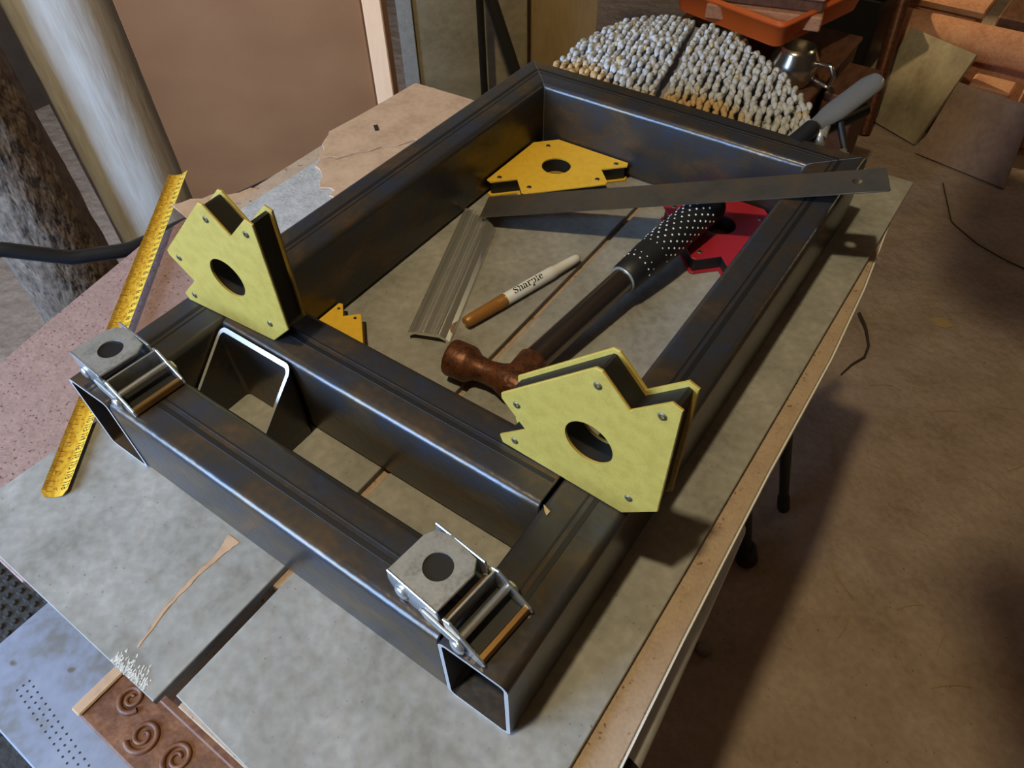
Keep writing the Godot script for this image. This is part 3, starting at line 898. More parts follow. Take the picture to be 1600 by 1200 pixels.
# =====================================================================  chrome corner clamps
func corner_clamp(label: String, at: Vector3, turn: float):
	var t := thing("hinged_clamp", label, "clamp", at, "chrome clamps on the nearest tube")
	t.rotation.y = turn
	# cap with a round dish, left half
	var st := mb()
	var tilt := Transform3D(Basis(Vector3.RIGHT, deg_to_rad(-90)), Vector3(0, 0.0195, 0))
	holed_plate(st, PackedVector2Array([Vector2(-0.022, -0.0165), Vector2(0.0145, -0.0165), Vector2(0.0150, 0.011), Vector2(0.010, 0.0185), Vector2(-0.010, 0.0205), Vector2(-0.0195, 0.0165), Vector2(-0.022, 0.011)]), Vector2(-0.0025, 0.002), 0.0085, -0.0014, 0.0, 0.0005, 0.003, tilt)
	var capp := part("cap_plate", st, M.dull_chrome, t)
	st = mb()
	lathe(st, Vector3(-0.0025, 0.0185, -0.002), Vector3.DOWN, [[0, 0.0088], [0.002, 0.0082], [0.004, 0.006], [0.005, 0.003], [0.0052, 0.0003]], 24)
	part("round_dish", st, M.seam, capp, false, "dark round dish")
	for s in [1.0, -1.0]:
		st = mb()
		var z: float = 0.0163 * s - (0.004 if s < 0 else 0.0)
		prism(st, PackedVector2Array([Vector2(-0.022, -0.0195), Vector2(0.0145, -0.0195), Vector2(0.016, -0.009), Vector2(0.012, -0.0025), Vector2(0.004, 0.0), Vector2(-0.015, 0.0), Vector2(-0.0210, -0.004), Vector2(-0.0230, -0.010)]), -0.0008, 0.0008, 0.0004, Transform3D(Basis(Vector3.RIGHT, Vector3.BACK, Vector3.DOWN), Vector3(0, 0, z)))
		part("cheek", st, M.chrome, t)
		st = mb()
		prism(st, PackedVector2Array([Vector2(0.002, -0.0085), Vector2(0.005, -0.0115), Vector2(0.030, -0.0105), Vector2(0.034, -0.0065), Vector2(0.031, -0.0025), Vector2(0.006, -0.003)]), -0.0007, 0.0007, 0.0003, Transform3D(Basis(Vector3.RIGHT, Vector3.BACK, Vector3.DOWN), Vector3(0, 0, z + 0.0017 * s)))
		part("link_plate", st, M.dull_chrome, t)
		st = mb()
		lathe(st, Vector3(-0.0125, 0.006, z + 0.0005 * s), Vector3(0, 0, s), [[0, 0.0052], [0.0012, 0.005], [0.0022, 0.0035], [0.0027, 0.0005]], 16)
		part("rivet_head", st, M.chrome, t)
		# frame half: cheek with a round nose
		st = mb()
		prism(st, PackedVector2Array([Vector2(0.0190, -0.0190), Vector2(0.024, -0.0205), Vector2(0.0345, -0.013), Vector2(0.0455, -0.0062), Vector2(0.0470, -0.003), Vector2(0.0445, 0.0), Vector2(0.034, 0.0), Vector2(0.0205, -0.003)]), -0.0007, 0.0007, 0.0003, Transform3D(Basis(Vector3.RIGHT, Vector3.BACK, Vector3.DOWN), Vector3(0, 0, 0.0185 * s - 0.002)))
		part("frame_cheek", st, M.chrome, t)
		st = mb()
		lathe(st, Vector3(0.0300, 0.0055, z + 0.0024 * s), Vector3(0, 0, s), [[0, 0.0050], [0.0012, 0.0048], [0.0022, 0.0032], [0.0027, 0.0005]], 16)
		part("rivet_head", st, M.chrome, t)
	st = mb()
	rbox(st, Vector3(0.0205, 0.0105, -0.002), Vector3(0.0014, 0.0165, 0.037), 0.0004, Basis(Vector3.BACK, -0.10))
	part("web_plate", st, M.dull_chrome, t)
	st = mb()
	rod(st, Vector3(0.0300, 0.0105, -0.020), Vector3(0.0300, 0.0105, 0.016), 0.0023, 14)
	part("roller", st, M.chrome, t)
	st = mb()
	rod(st, Vector3(0.0165, 0.006, -0.019), Vector3(0.0165, 0.006, 0.015), 0.0022, 12)
	part("hinge_pin", st, M.brass, t)
	st = mb()
	rbox(st, Vector3(0.0432, 0.0032, -0.002), Vector3(0.0040, 0.0052, 0.036), 0.0006)
	part("foot_bar", st, M.brass, t, false, "brass coloured bar")
	st = mb()
	box_at(st, Vector3(0.0215, 0.0003, -0.0195), Vector3(0.0412, 0.0016, 0.0155), 0.0003)
	part("base_plate", st, M.dark, t)

func clamps():
	corner_clamp("chrome hinged clamp joining the nearest tube to the left tube", Vector3(0.0290, H + 0.0004, -0.0245), deg_to_rad(-4.0))
	corner_clamp("chrome hinged clamp joining the nearest tube to the right tube", Vector3(0.3140, H + 0.0004, -0.0240), deg_to_rad(-6.0))

# =====================================================================  things on the bench
const GLYPH := ["01110100011000110001100011000101110", "00100011000010000100001000010001110", "01110100010000100110010001000011111", "11110000010000101110000010000111110", "00010001100101010010111110001000010", "11111100001111000001000011000101110", "00110010001000011110100011000101110", "11111000010001000100010000100001000", "01110100011000101110100011000101110", "01110100011000101111000010001001100"]

func tape_texture() -> ImageTexture:
	var w := 2048
	var h := 88
	var im := Image.create(w, h, false, Image.FORMAT_RGB8)
	im.fill(c8(226, 172, 34))
	var n := FastNoiseLite.new()
	n.seed = 3
	n.frequency = 0.02
	n.fractal_octaves = 4
	for x in w:
		for y in h:
			var k := n.get_noise_2d(x, y * 2.0)
			var col := c8(224, 184, 62).lerp(c8(204, 152, 36), clampf(k * 1.6 + 0.35, 0, 1))
			if y > h - 34: col = col.lerp(c8(240, 204, 84), 0.5)
			var d := n.get_noise_2d(x * 2.0 + 900.0, y * 3.0)
			if d > 0.32 and y < 50: col = col.lerp(c8(132, 84, 26), clampf((d - 0.32) * 5.0, 0, 0.7))
			im.set_pixel(x, y, col)
	var cm := 43.4
	var ink := c8(34, 26, 14)
	# numbers grow towards u = 1, which is the near end
	for i in 47:
		var num := 119 - i
		var x1 := w - 24.0 - i * cm
		for mm in 10:
			var xt := int(x1 - mm * cm / 10.0)
			if xt > 2:
				var ln := 30 if mm == 0 else (22 if mm == 5 else 13)
				im.fill_rect(Rect2i(xt, 0, 2, ln), ink if mm == 0 else c8(110, 80, 30))
		var s := str(num)
		var gx := int(x1 - 21 - (s.length() * 12) * 0.5)
		for ch in s:
			var g: String = GLYPH[int(ch)]
			for k in 35:
				if g[k] == "1":
					var r := Rect2i(gx + (k % 5) * 2, h - 32 + int(k / 5.0) * 4, 3, 4)
					if r.position.x > 0 and r.position.x < w - 4: im.fill_rect(r, ink)
			gx += 12
	return ImageTexture.create_from_image(im)

func tape_blade():
	var t := thing("tape_blade", "broken length of yellow measuring tape lying along the left of the frame", "measuring tape", Vector3(-0.1, 0, -0.1))
	var a := Vector3(0.0096, 0.0004, 0.0550)
	var b := Vector3(-0.2605, 0.0004, -0.2680)
	var d := (b - a).normalized()
	var side := d.cross(Vector3.UP).normalized()      # to the right as seen walking from the near end
	var n := 64
	var wd := 0.0190
	var st := mb()
	for face in [1.0, -1.0]:
		st.set_smooth_group(1 if face > 0 else 2)
		for i in n:
			for j in 6:
				var v := []
				for q in [[i, j], [i + 1, j], [i + 1, j + 1], [i, j + 1]]:
					var u: float = float(q[0]) / n
					var w: float = q[1] / 6.0
					var x := a.lerp(b, u) + side * (w - 0.5) * wd
					if q[0] == 0: x += d * (0.0 if q[1] > 0 and q[1] < 6 else 0.004)
					if q[0] == n: x += d * (0.007 * (w - 0.5))
					x.y += 0.0006 + 0.0030 * pow(2.0 * w - 1.0, 2.0) + (0.0 if face > 0 else -0.0003)
					v.append([x, Vector2(1.0 - u, w)])
				for q in ([0, 1, 2, 0, 2, 3] if face > 0 else [0, 2, 1, 0, 3, 2]):
					st.set_uv(v[q][1])
					st.add_vertex(v[q][0])
	var m := StandardMaterial3D.new()
	m.albedo_texture = tape_texture()
	m.roughness = 0.45
	var o := part("printed_blade", st, m, t, true)
	o.name = "blade"

func letters(parent: Node3D, text: String, a: Vector3, d: Vector3, up: Vector3, r: float, size: float, lean: float):
	# lettering bent round a barrel: along d, letters' tops towards the turn about the axis
	var tm := TextMesh.new()
	var sf := SystemFont.new()
	sf.font_names = PackedStringArray(["Droid Serif"])
	sf.font_italic = true
	sf.font_weight = 700
	tm.font = sf
	tm.text = text
	tm.font_size = 32
	tm.pixel_size = size / 32.0
	tm.depth = 0.0
	tm.curve_step = 1.0
	var arr := tm.get_mesh_arrays()
	var vs: PackedVector3Array = arr[Mesh.ARRAY_VERTEX]
	var ns := PackedVector3Array()
	var f := d.cross(up).normalized()          # sideways
	var out := PackedVector3Array()
	for v in vs:
		var ang := v.y / r
		var dir := up * cos(ang) - f * sin(ang)
		out.append(a + d * (v.x + lean * v.y) + dir * (r + 0.00012))
		ns.append(dir)
	arr[Mesh.ARRAY_VERTEX] = out
	arr[Mesh.ARRAY_NORMAL] = ns
	arr[Mesh.ARRAY_TANGENT] = null
	var am := ArrayMesh.new()
	am.add_surface_from_arrays(Mesh.PRIMITIVE_TRIANGLES, arr)
	var o := MeshInstance3D.new()
	o.name = "lettering"
	o.mesh = am
	o.material_override = M.ink
	parent.add_child(o, true)

func bench_things():
	tape_blade()
	# grooved aluminium strip
	var near := Vector3(0.1164, 0.0003, -0.2137)
	var dt := Vector3(-0.0692, 0, -0.1729).normalized()
	var ds := Vector3(-dt.z, 0, dt.x)
	var prof := PackedVector2Array([Vector2(0, 0), Vector2(0, 0.0045), Vector2(0.0010, 0.0068), Vector2(0.0026, 0.0078), Vector2(0.0040, 0.0070), Vector2(0.0058, 0.0082)])
	prof.append(Vector2(0.0075, 0.0086))
	for g in [0.0104, 0.0136, 0.0202, 0.0234]:
		prof.append_array(PackedVector2Array([Vector2(g, 0.0086), Vector2(g + 0.0002, 0.0096), Vector2(g + 0.0005, 0.0101), Vector2(g + 0.00075, 0.0102), Vector2(g + 0.0010, 0.0101), Vector2(g + 0.0013, 0.0096), Vector2(g + 0.0015, 0.0086)]))
	prof.append(Vector2(0.0272, 0.0086))
	prof.append_array(PackedVector2Array([Vector2(0.0278, 0.0104), Vector2(0.0296, 0.0104), Vector2(0.0304, 0.0086), Vector2(0.0350, 0.0062), Vector2(0.0380, 0.0030), Vector2(0.0382, 0), Vector2(0.0350, 0), Vector2(0.0345, 0.0032), Vector2(0.0290, 0.0062), Vector2(0.0070, 0.0062), Vector2(0.0028, 0.0035), Vector2(0.0026, 0)]))
	var st := mb()
	extrude(st, prof, near, ds, dt, 0.186, -0.60)
	var o := part("aluminium_strip", st, M.alu, self)
	o.name = numbered("aluminium_strip")
	tag(o, "short grooved aluminium trim strip with a slanted far end", "metal strip")
	# marker pen
	var pa := Vector3(0.1508, 0.0064, -0.2519)
	var pd := Vector3(0.0354, 0, -0.1323).normalized()
	var t := thing("marker_pen", "white marker pen with brown cap lying beside the bench gap", "pen", pa)
	st = mb()
	lathe(st, Vector3.ZERO, pd, [[0, 0.0008], [0, 0.0045], [0.0008, 0.0052], [0.008, 0.0056], [0.043, 0.0061], [0.0450, 0.0061], [0.0450, 0.0052]], 24)
	var cp := part("cap", st, M.pen_cap, t, false, "brown cap")
	st = mb()
	for i in 5:
		lathe(st, pd * (0.036 + 0.0016 * i), pd, [[0, 0.0060], [0.0004, 0.0063], [0.0008, 0.0060]], 24)
	part("cap_ribs", st, M.pen_cap, cp)
	st = mb()
	lathe(st, Vector3.ZERO, pd, [[0.0448, 0.0054], [0.0456, 0.0059], [0.098, 0.0060], [0.104, 0.0058], [0.1055, 0.0052], [0.128, 0.0045], [0.1335, 0.0040], [0.1362, 0.0026], [0.137, 0.0004]], 24)
	part("barrel", st, M.pen_white, t)
	var toward := (Vector3.UP * 0.85 + (CAM - pa).normalized() * 0.45)
	toward = (toward - pd * toward.dot(pd)).normalized()
	letters(t, "Sharpie", pd * 0.0715, pd, toward, 0.00598, 0.0088, 0.22)
	hammer()
	# steel rule
	var ra := Vector3(0.0700, 0.0140, -0.3905)
	var rb := Vector3(0.4030, 0.0950, -0.5190)
	var rd := (rb - ra).normalized()
	var rs := Vector3(0.345, 0, 0.939).normalized()
	rs = (rs - rd * rs.dot(rd)).normalized()
	var bs := Basis(rd, rs, rd.cross(rs))
	if bs.z.y < 0: bs = Basis(rd, -rs, rd.cross(-rs))
	var ln := ra.distance_to(rb)
	st = mb()
	holed_plate(st, PackedVector2Array([Vector2(0.0, -0.01775), Vector2(ln - 0.002, -0.01775), Vector2(ln, -0.0160), Vector2(ln, 0.0160), Vector2(ln - 0.002, 0.01775), Vector2(0.0, 0.01775)]), Vector2(ln - 0.024, 0.0), 0.0042, -0.00055, 0.00055, 0.0002, 0.004)
	o = part("steel_rule", st, M.rule, self)
	o.name = numbered("steel_rule")
	o.transform = Transform3D(bs, ra)
	tag(o, "long flat steel rule with a hanging hole sloping across the far right corner", "ruler")

func hammer():
	var t := thing("hammer", "claw hammer with rusty head and black rubber grip inside the frame", "hammer", Vector3(0.233, 0, -0.212))
	var e := Vector3(0.2335, 0.0172, -0.2110)          # eye
	var hd := Vector3(-1, 0.02, 0.115).normalized()    # eye towards the striking face
	var hz := Vector3(hd.z, 0, -hd.x).normalized()
	if hz.z > 0: hz = -hz                              # towards the handle
	var up := Vector3.UP
	var st := mb()
	var rings := []
	for q in [[-0.012, 0.0125, 0.0115, 0.0], [-0.004, 0.0150, 0.0130, 0.0], [0.008, 0.0150, 0.0130, 0.0], [0.017, 0.0110, 0.0105, 0.0], [0.027, 0.0098, 0.0098, 0.0005], [0.036, 0.0108, 0.0108, 0.0], [0.041, 0.0146, 0.0142, 0.0], [0.0435, 0.0156, 0.0152, 0.0], [0.058, 0.0158, 0.0154, 0.0], [0.0605, 0.0150, 0.0146, 0.0], [0.0612, 0.0134, 0.013, 0.0]]:
		rings.append(circle(e + hd * q[0] - up * q[3], hz, up, q[1], 24, q[2]))
	loft(st, rings)
	# handle socket
	loft(st, [circle(e - hz * 0.013, hd, up, 0.0095, 18), circle(e + hz * 0.006, hd, up, 0.0140, 18), circle(e + hz * 0.016, hd, up, 0.0132, 18), circle(e + hz * 0.028, hd, up, 0.0125, 18)], 1.0, true)
	var hp := part("head", st, M.rust, t, true, "rusty brown head")
	hp.name = "head"
	for s in [1.0, -1.0]:
		st = mb()
		rings = []
		for i in 12:
			var k := i / 11.0
			var c: Vector3 = e - hd * (0.008 + 0.062 * k) + hz * (0.020 * k * k) + up * s * (0.0055 + 0.0035 * k)
			var f := (-hd + hz * 0.7 * k).normalized()
			var sd := f.cross(up).normalized()
			rings.append(circle(c, sd, up, lerpf(0.0120, 0.0022, pow(k, 0.8)), 14, lerpf(0.0062, 0.0042, k)))
		loft(st, rings)
		part("claw", st, M.rust, t, true)
	var h0 := e + hz * 0.024
	var h1 := Vector3(0.2482, 0.0300, -0.3546)
	var h2 := Vector3(0.2705, 0.0418, -0.4850)
	st = mb()
	hose(st, [h0, h0.lerp(h1, 0.3), h0.lerp(h1, 0.6), h1 + (h2 - h1) * 0.05], 0.0108, 24)
	part("shaft", st, M.handle, t, true, "dark polished steel shaft")
	st = mb()
	var gd := (h2 - h1).normalized()
	lathe(st, h1, gd, [[-0.0015, 0.0112], [0.0, 0.0122], [0.002, 0.0136], [0.012, 0.0142], [0.035, 0.0158], [0.075, 0.0164], [0.11, 0.0158], [0.126, 0.0168], [0.131, 0.0150], [0.1315, 0.004]], 28)
	var gp := part("grip", st, M.rubber, t, true, "black rubber grip")
	st = mb()
	lathe(st, h1, gd, [[-0.0022, 0.0110], [-0.0020, 0.0124], [-0.0008, 0.0126], [-0.0006, 0.0112]], 28)
	part("collar", st, M.dull_chrome, t, true)
	st = mb()
	var f := frame_of(gd)
	for i in 17:
		for j in 14:
			var a := TAU * (j + 0.5 * (i % 2)) / 14.0
			var dd: Vector3 = f[0] * cos(a) + f[1] * sin(a)
			if dd.y < -0.2: continue
			var q: Vector3 = h1 + gd * (0.017 + i * 0.0058) + dd * (0.0143 + 0.0018 * smoothstep(0.0, 7.0, float(i)))
			var g := frame_of(dd)
			loft(st, [circle(q, g[0], g[1], 0.00105, 7), circle(q + dd * 0.0006, g[0], g[1], 0.0006, 7)])
	var studs := part("grip_studs", st, M.pen_white, gp, true, "rows of pale dots")
	studs.set_meta("kind", "stuff")

# =====================================================================  welding clamp at the far right corner
func welding_clamp():
	var t := thing("welding_clamp", "chrome locking clamp gripping the far tube by the chenille mat", "clamp", Vector3(0.33, 0.08, -0.62))
	var a := Vector3(0.3150, 0.0820, -0.6020)
	var b := Vector3(0.3420, 0.1000, -0.6900)
	var d := (b - a).normalized()
	var sd := d.cross(Vector3.UP).normalized()
	var up := sd.cross(d).normalized()
	var st := mb()
	var rings := []
	for i in 15:
		var k := i / 14.0
		var w := lerpf(0.0085, 0.0125, smoothstep(0.0, 0.35, k)) * (1.0 - 0.25 * smoothstep(0.9, 1.0, k))
		var ring := []
		for j in 13:
			var an := PI * j / 12.0
			ring.append(a.lerp(b, k) + sd * cos(an) * w + up * (sin(an) * 0.0075 - 0.006))
		for j in 13:
			var an := PI * (12 - j) / 12.0
			ring.append(a.lerp(b, k) + sd * cos(an) * (w - 0.0016) + up * (sin(an) * 0.0058 - 0.006))
		rings.append(ring)
	loft(st, rings)
	part("handle", st, M.chrome, t, true, "bright chrome handle")
	st = mb()
	rod(st, a - d * 0.004 - up * 0.004, a - d * 0.03 - up * 0.006, 0.0085, 16)
	part("pivot_barrel", st, M.seam, t, true)
	st = mb()
	hose(st, smooth_path([a + d * 0.02 - up * 0.005, a - d * 0.004 - up * 0.012 + sd * 0.01, a - d * 0.004 - up * 0.045 + sd * 0.01, a + d * 0.010 - up * 0.073 + sd * 0.008], 0.006), 0.006, 10)
	part("jaw_arm", st, M.dull_chrome, t, true)
	st = mb()
	hose(st, smooth_path([a + d * 0.03 - up * 0.004 + sd * 0.004, a + d * 0.022 - up * 0.02 + sd * 0.018, a + d * 0.014 - up * 0.03 + sd * 0.03], 0.004), 0.0035, 8)
	part("release_lever", st, M.seam, t, true)
	st = mb()
	var s0 := a + d * 0.012 - up * 0.028 + sd * 0.026
	var s1 := a + d * 0.004 - up * 0.034 + sd * 0.044
	var dir := (s1 - s0).normalized()
	var prof := []
	for i in 11: prof.append([i * s0.distance_to(s1) / 10.0, 0.0042 if i % 2 == 0 else 0.0056])
	lathe(st, s0, dir, prof, 14, -1)
	part("adjusting_screw", st, M.chrome, t, true, "threaded adjusting screw")
	st = mb()
	hose(st, [a - up * 0.012 - d * 0.002, b - up * 0.034 - d * 0.01], 0.0075, 12)
	part("lower_handle", st, M.seam, t, true, "dark lower handle")

# =====================================================================  chenille seat mat behind the frame
func seat_mat():
	var t := thing("chenille_mat", "pale grey chenille mat with rows of tufts behind the far tube", "mat", Vector3(0.09, -0.055, -0.845))
	var outline := PackedVector2Array([Vector2(-0.0744, -0.6958), Vector2(-0.0818, -0.7550), Vector2(-0.0929, -0.8531), Vector2(-0.0846, -0.9345), Vector2(-0.0541, -0.9964), Vector2(-0.0032, -1.0103), Vector2(0.0440, -0.9992), Vector2(0.1115, -0.9585), Vector2(0.1652, -0.9206), Vector2(0.2234, -0.8762), Vector2(0.2669, -0.8299), Vector2(0.2762, -0.7606), Vector2(0.2651, -0.6958)])
	var st := mb()
	prism(st, outline, -0.055, -0.030, 0.006)
	part("backing", st, mat(c8(150, 150, 153), 1.0), t, true)
	var cc := Vector2(0.089, -0.844)
	# one tuft, bent and knobbly
	var tuft := mb()
	var rings := []
	var spine := [[0.0, 0.0034, 0.0], [0.0045, 0.0050, 0.0010], [0.0080, 0.0042, 0.0034], [0.0108, 0.0054, 0.0070], [0.0122, 0.0043, 0.0112], [0.0126, 0.0053, 0.0152], [0.0120, 0.0041, 0.0190], [0.0108, 0.0030, 0.0220], [0.0098, 0.0008, 0.0240]]
	for k in spine.size():
		var q: Array = spine[k]
		var p0: Array = spine[maxi(k - 1, 0)]
		var p1: Array = spine[mini(k + 1, spine.size() - 1)]
		var tg := Vector3(0, p1[0] - p0[0], p1[2] - p0[2]).normalized()
		rings.append(circle(Vector3(0, q[0], q[2]), Vector3.RIGHT, tg.cross(Vector3.RIGHT), q[1], 8))
	loft(tuft, rings)
	tuft.generate_normals()
	var rng := seeded(17)
	var xs := []
	var cols := []
	var i := 0
	var u := -0.11
	while u < 0.31:
		if absf(u - 0.067) < 0.0045:          # the bare line across the mat
			u += 0.0110
			continue
		var v := -1.03
		while v < -0.69:
			var p := Vector2(u + (v + 0.844) * 0.236 + rng.randf_range(-0.0016, 0.0016), v + rng.randf_range(-0.002, 0.002))
			if Geometry2D.is_point_in_polygon(p, outline):
				var rr := (p - cc).length() / 0.19
				var y := -0.034 + 0.018 * clampf(1.0 - rr * rr, -0.4, 1.0)
				var lean := Basis(Vector3.UP, 0.23 + rng.randf_range(-0.22, 0.22)) * Basis(Vector3.RIGHT, rng.randf_range(-0.15, 0.25))
				xs.append(Transform3D(lean.scaled(Vector3.ONE * rng.randf_range(0.60, 0.82)), Vector3(p.x, y, p.y)))
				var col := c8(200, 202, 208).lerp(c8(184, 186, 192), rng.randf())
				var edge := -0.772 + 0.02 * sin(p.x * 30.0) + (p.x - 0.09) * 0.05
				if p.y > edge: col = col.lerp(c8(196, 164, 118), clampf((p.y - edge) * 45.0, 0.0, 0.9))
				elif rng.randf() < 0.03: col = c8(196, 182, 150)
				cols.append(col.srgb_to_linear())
			v += 0.0060
			i += 1
		u += 0.0110
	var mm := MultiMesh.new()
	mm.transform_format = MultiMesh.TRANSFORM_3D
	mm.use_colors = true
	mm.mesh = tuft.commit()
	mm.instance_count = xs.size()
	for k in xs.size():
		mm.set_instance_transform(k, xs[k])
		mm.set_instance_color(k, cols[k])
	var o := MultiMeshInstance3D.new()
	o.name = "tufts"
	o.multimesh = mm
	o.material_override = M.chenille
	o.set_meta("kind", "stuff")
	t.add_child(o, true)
	o.position = -t.position
	# the wooden stand that carries the mat
	t = thing("low_stand", "dark wooden stand under the chenille mat", "stand", Vector3(0.08, FLOOR, -0.87))
	st = mb()
	box_at(st, Vector3(-0.04, -0.08, -0.95), Vector3(0.19, -0.056, -0.76), 0.003)
	part("top", st, M.brownwood, t, true)
	for x in [-0.01, 0.16]:
		for z in [-0.92, -0.79]:
			st = mb()
			box_at(st, Vector3(x - 0.015, FLOOR, z - 0.015), Vector3(x + 0.015, -0.08, z + 0.015), 0.002)
			part("leg", st, M.brownwood, t, true)

# =====================================================================  far right corner
# a point on the ray with azimuth and slope as seen from the tripod, r metres away on the ground
func ray(az: float, tan_el: float, r: float) -> Vector3:
	var q := polar(az, r)
	return Vector3(q.x, CAM.y + tan_el * r, q.y)

func back_corner():
	# low box that carries the pots and the orange tray
	var t := thing("wooden_box", "brown wooden box under the orange tray and metal pots", "box", Vector3(0.0, FLOOR, -1.7))
	var st := mb()
	box_at(st, Vector3(-0.33, FLOOR, -1.93), Vector3(0.10, -0.37, -1.47), 0.003)
	part("body", st, M.brownwood, t, true)
	st = mb()
	box_at(st, Vector3(-0.335, -0.372, -1.935), Vector3(0.105, -0.36, -1.465), 0.003)
	part("lid", st, M.brownwood, t, true)
	# pots
	for g in [[Vector3(-0.11, -0.36, -1.57), 0.05, "small shiny metal pot left under the orange tray"], [Vector3(0.035, -0.36, -1.60), 0.055, "round metal pot with a curved handle under the orange tray corner"]]:
		t = thing("metal_pot", g[2], "pot", g[0], "metal pots under the tray")
		st = mb()
		var r: float = g[1]
		lathe(st, Vector3(0, 0.0005, 0), Vector3.UP, [[0, r * 0.7], [0.004, r * 0.8], [0.03, r], [0.055, r * 0.96], [0.075, r * 0.75], [0.082, r * 0.72], [0.083, r * 0.62], [0.03, r * 0.9]], 28)
		part("bowl", st, M.steel_pot, t)
		st = mb()
		hose(st, smooth_path([Vector3(r * 0.9, 0.055, 0.0), Vector3(r * 1.5, 0.062, 0.01), Vector3(r * 1.75, 0.045, 0.015), Vector3(r * 1.7, 0.015, 0.012), Vector3(r * 0.98, 0.02, 0.0)], 0.006), 0.0055, 10)
		part("handle", st, M.steel_pot, t)
	# orange tray
	t = thing("plastic_tray", "orange plastic tray full of brown slabs behind the mat", "tray", Vector3(-0.14, -0.275, -1.7))
	var o4 := [Vector3(-0.291, 0, -1.628), Vector3(0.0045, 0, -1.548), Vector3(0.09, 0, -1.87), Vector3(-0.205, 0, -1.95)]
	var loopp := func(y: float, s: float) -> Array:
		var cc := Vector3(-0.10, 0, -1.749)
		var a := []
		for i in 4:
			var p: Vector3 = o4[i]
			var pv: Vector3 = o4[(i + 3) % 4]
			var nx: Vector3 = o4[(i + 1) % 4]
			var d0 := (pv - p).normalized() * 0.022
			var d1 := (nx - p).normalized() * 0.022
			for k in 5:
				var w := k / 4.0
				var q: Vector3 = p + d0 * pow(1.0 - w, 2.0) + d1 * pow(w, 2.0)
				var v := (q - cc) * s + cc
				a.append(Vector3(v.x, y, v.z))
		return a
	st = mb()
	loft(st, [loopp.call(-0.275, 0.95), loopp.call(-0.232, 1.0), loopp.call(-0.228, 1.03), loopp.call(-0.221, 1.03), loopp.call(-0.220, 0.97), loopp.call(-0.262, 0.92)], 1.0, true)
	part("tray_body", st, M.orange, t, true)
	var yb := -0.262
	var bs := Basis(Vector3.UP, deg_to_rad(14.8))
	var slabs := [["terracotta slab lowest in the orange tray", 0.255, 0.275, 0.034, Vector3(-0.10, 0, -1.749)], ["second slab in the orange tray, set a little back", 0.250, 0.26, 0.026, Vector3(-0.105, 0, -1.757)], ["third slab in the orange tray with a raised rim", 0.245, 0.26, 0.02, Vector3(-0.10, 0, -1.752)], ["topmost brown slab in the orange tray", 0.22, 0.22, 0.024, Vector3(-0.12, 0, -1.76)]]
	for g in slabs:
		st = mb()
		rbox(st, Vector3(0, g[3] * 0.5, 0), Vector3(g[1], g[3] - 0.002, g[2]), 0.003)
		var o := part("clay_slab", st, M.terracotta if g[3] != 0.026 else M.brownwood, self)
		o.name = numbered("clay_slab")
		o.transform = Transform3D(bs, g[4] + Vector3(0, yb, 0))
		tag(o, g[0], "slab", "slabs in the orange tray")
		yb += g[3]
	# leaning pipe
	st = mb()
	rod(st, Vector3(0.15, FLOOR, -2.22), Vector3(-0.09, 0.9, -2.95), 0.02, 14)
	var o2 := part("leaning_pole", st, M.rust, self)
	o2.name = numbered("leaning_pole")
	tag(o2, "rusty brown pole leaning beside the metal pots", "pole")
	# small wooden crate right of the pots
	st = mb()
	box_at(st, Vector3(0.115, FLOOR, -1.80), Vector3(0.195, -0.37, -1.62), 0.003)
	o2 = part("wood_block", st, M.brownwood, self)
	o2.name = numbered("wood_block")
	tag(o2, "upright brown wood block behind the clamp handle", "block")
	# black box added to darken the void behind the pole
	t = thing("dark_filler_box", "added black box filling the dark gap behind the rusty pole", "bin", Vector3(-0.12, FLOOR, -2.72))
	st = mb()
	box_at(st, Vector3(-0.30, FLOOR, -2.84), Vector3(0.035, -0.47, -2.50), 0.01)
	part("body", st, M.rubber, t, true)
	st = mb()
	box_at(st, Vector3(-0.31, -0.47, -2.85), Vector3(0.045, -0.445, -2.49), 0.008)
	part("lid", st, M.rubber, t, true)
	# two grey slabs leaning on the clay stack
	leaning_slab("grey stone slab leaning left of the second slab", [Vector3(0.110, FLOOR, -2.337), Vector3(0.301, FLOOR, -2.238), Vector3(0.3474, -0.5353, -2.42), Vector3(0.1368, -0.5353, -2.512)], M.cement_old)
	leaning_slab("pinkish stone slab leaning right of the first slab", [Vector3(0.316, FLOOR, -2.196), Vector3(0.57, FLOOR, -2.14), Vector3(0.541, -0.571, -2.264), Vector3(0.337, -0.571, -2.306)], M.slab_pink)
	# the clay stack: barrel tile over bricks
	var a := Vector3(0.080, -0.596, -2.622)
	var b := Vector3(0.78, -0.596, -2.608)
	barrel_tile("large curved clay roof tile lying across the brick stack", a, b, 0.082, M.terracotta)
	var blocks := [[Vector3(0.42, 0, -2.615), Vector3(0.66, -0.597, 0.10), "long clay block carrying the curved roof tile"], [Vector3(0.418, 0, -2.43), Vector3(0.115, -0.600, 0.09), "small clay brick between the two leaning slabs"], [Vector3(0.565, 0, -2.44), Vector3(0.13, -0.585, 0.11), "clay brick at the right picture edge behind the pinkish slab"], [Vector3(0.14, 0, -2.98), Vector3(0.28, -0.598, 0.20), "clay block at the back, under the pale flat tile"], [Vector3(0.50, 0, -2.95), Vector3(0.3, -0.612, 0.2), "clay block at the back, under the brown flat tile"]]
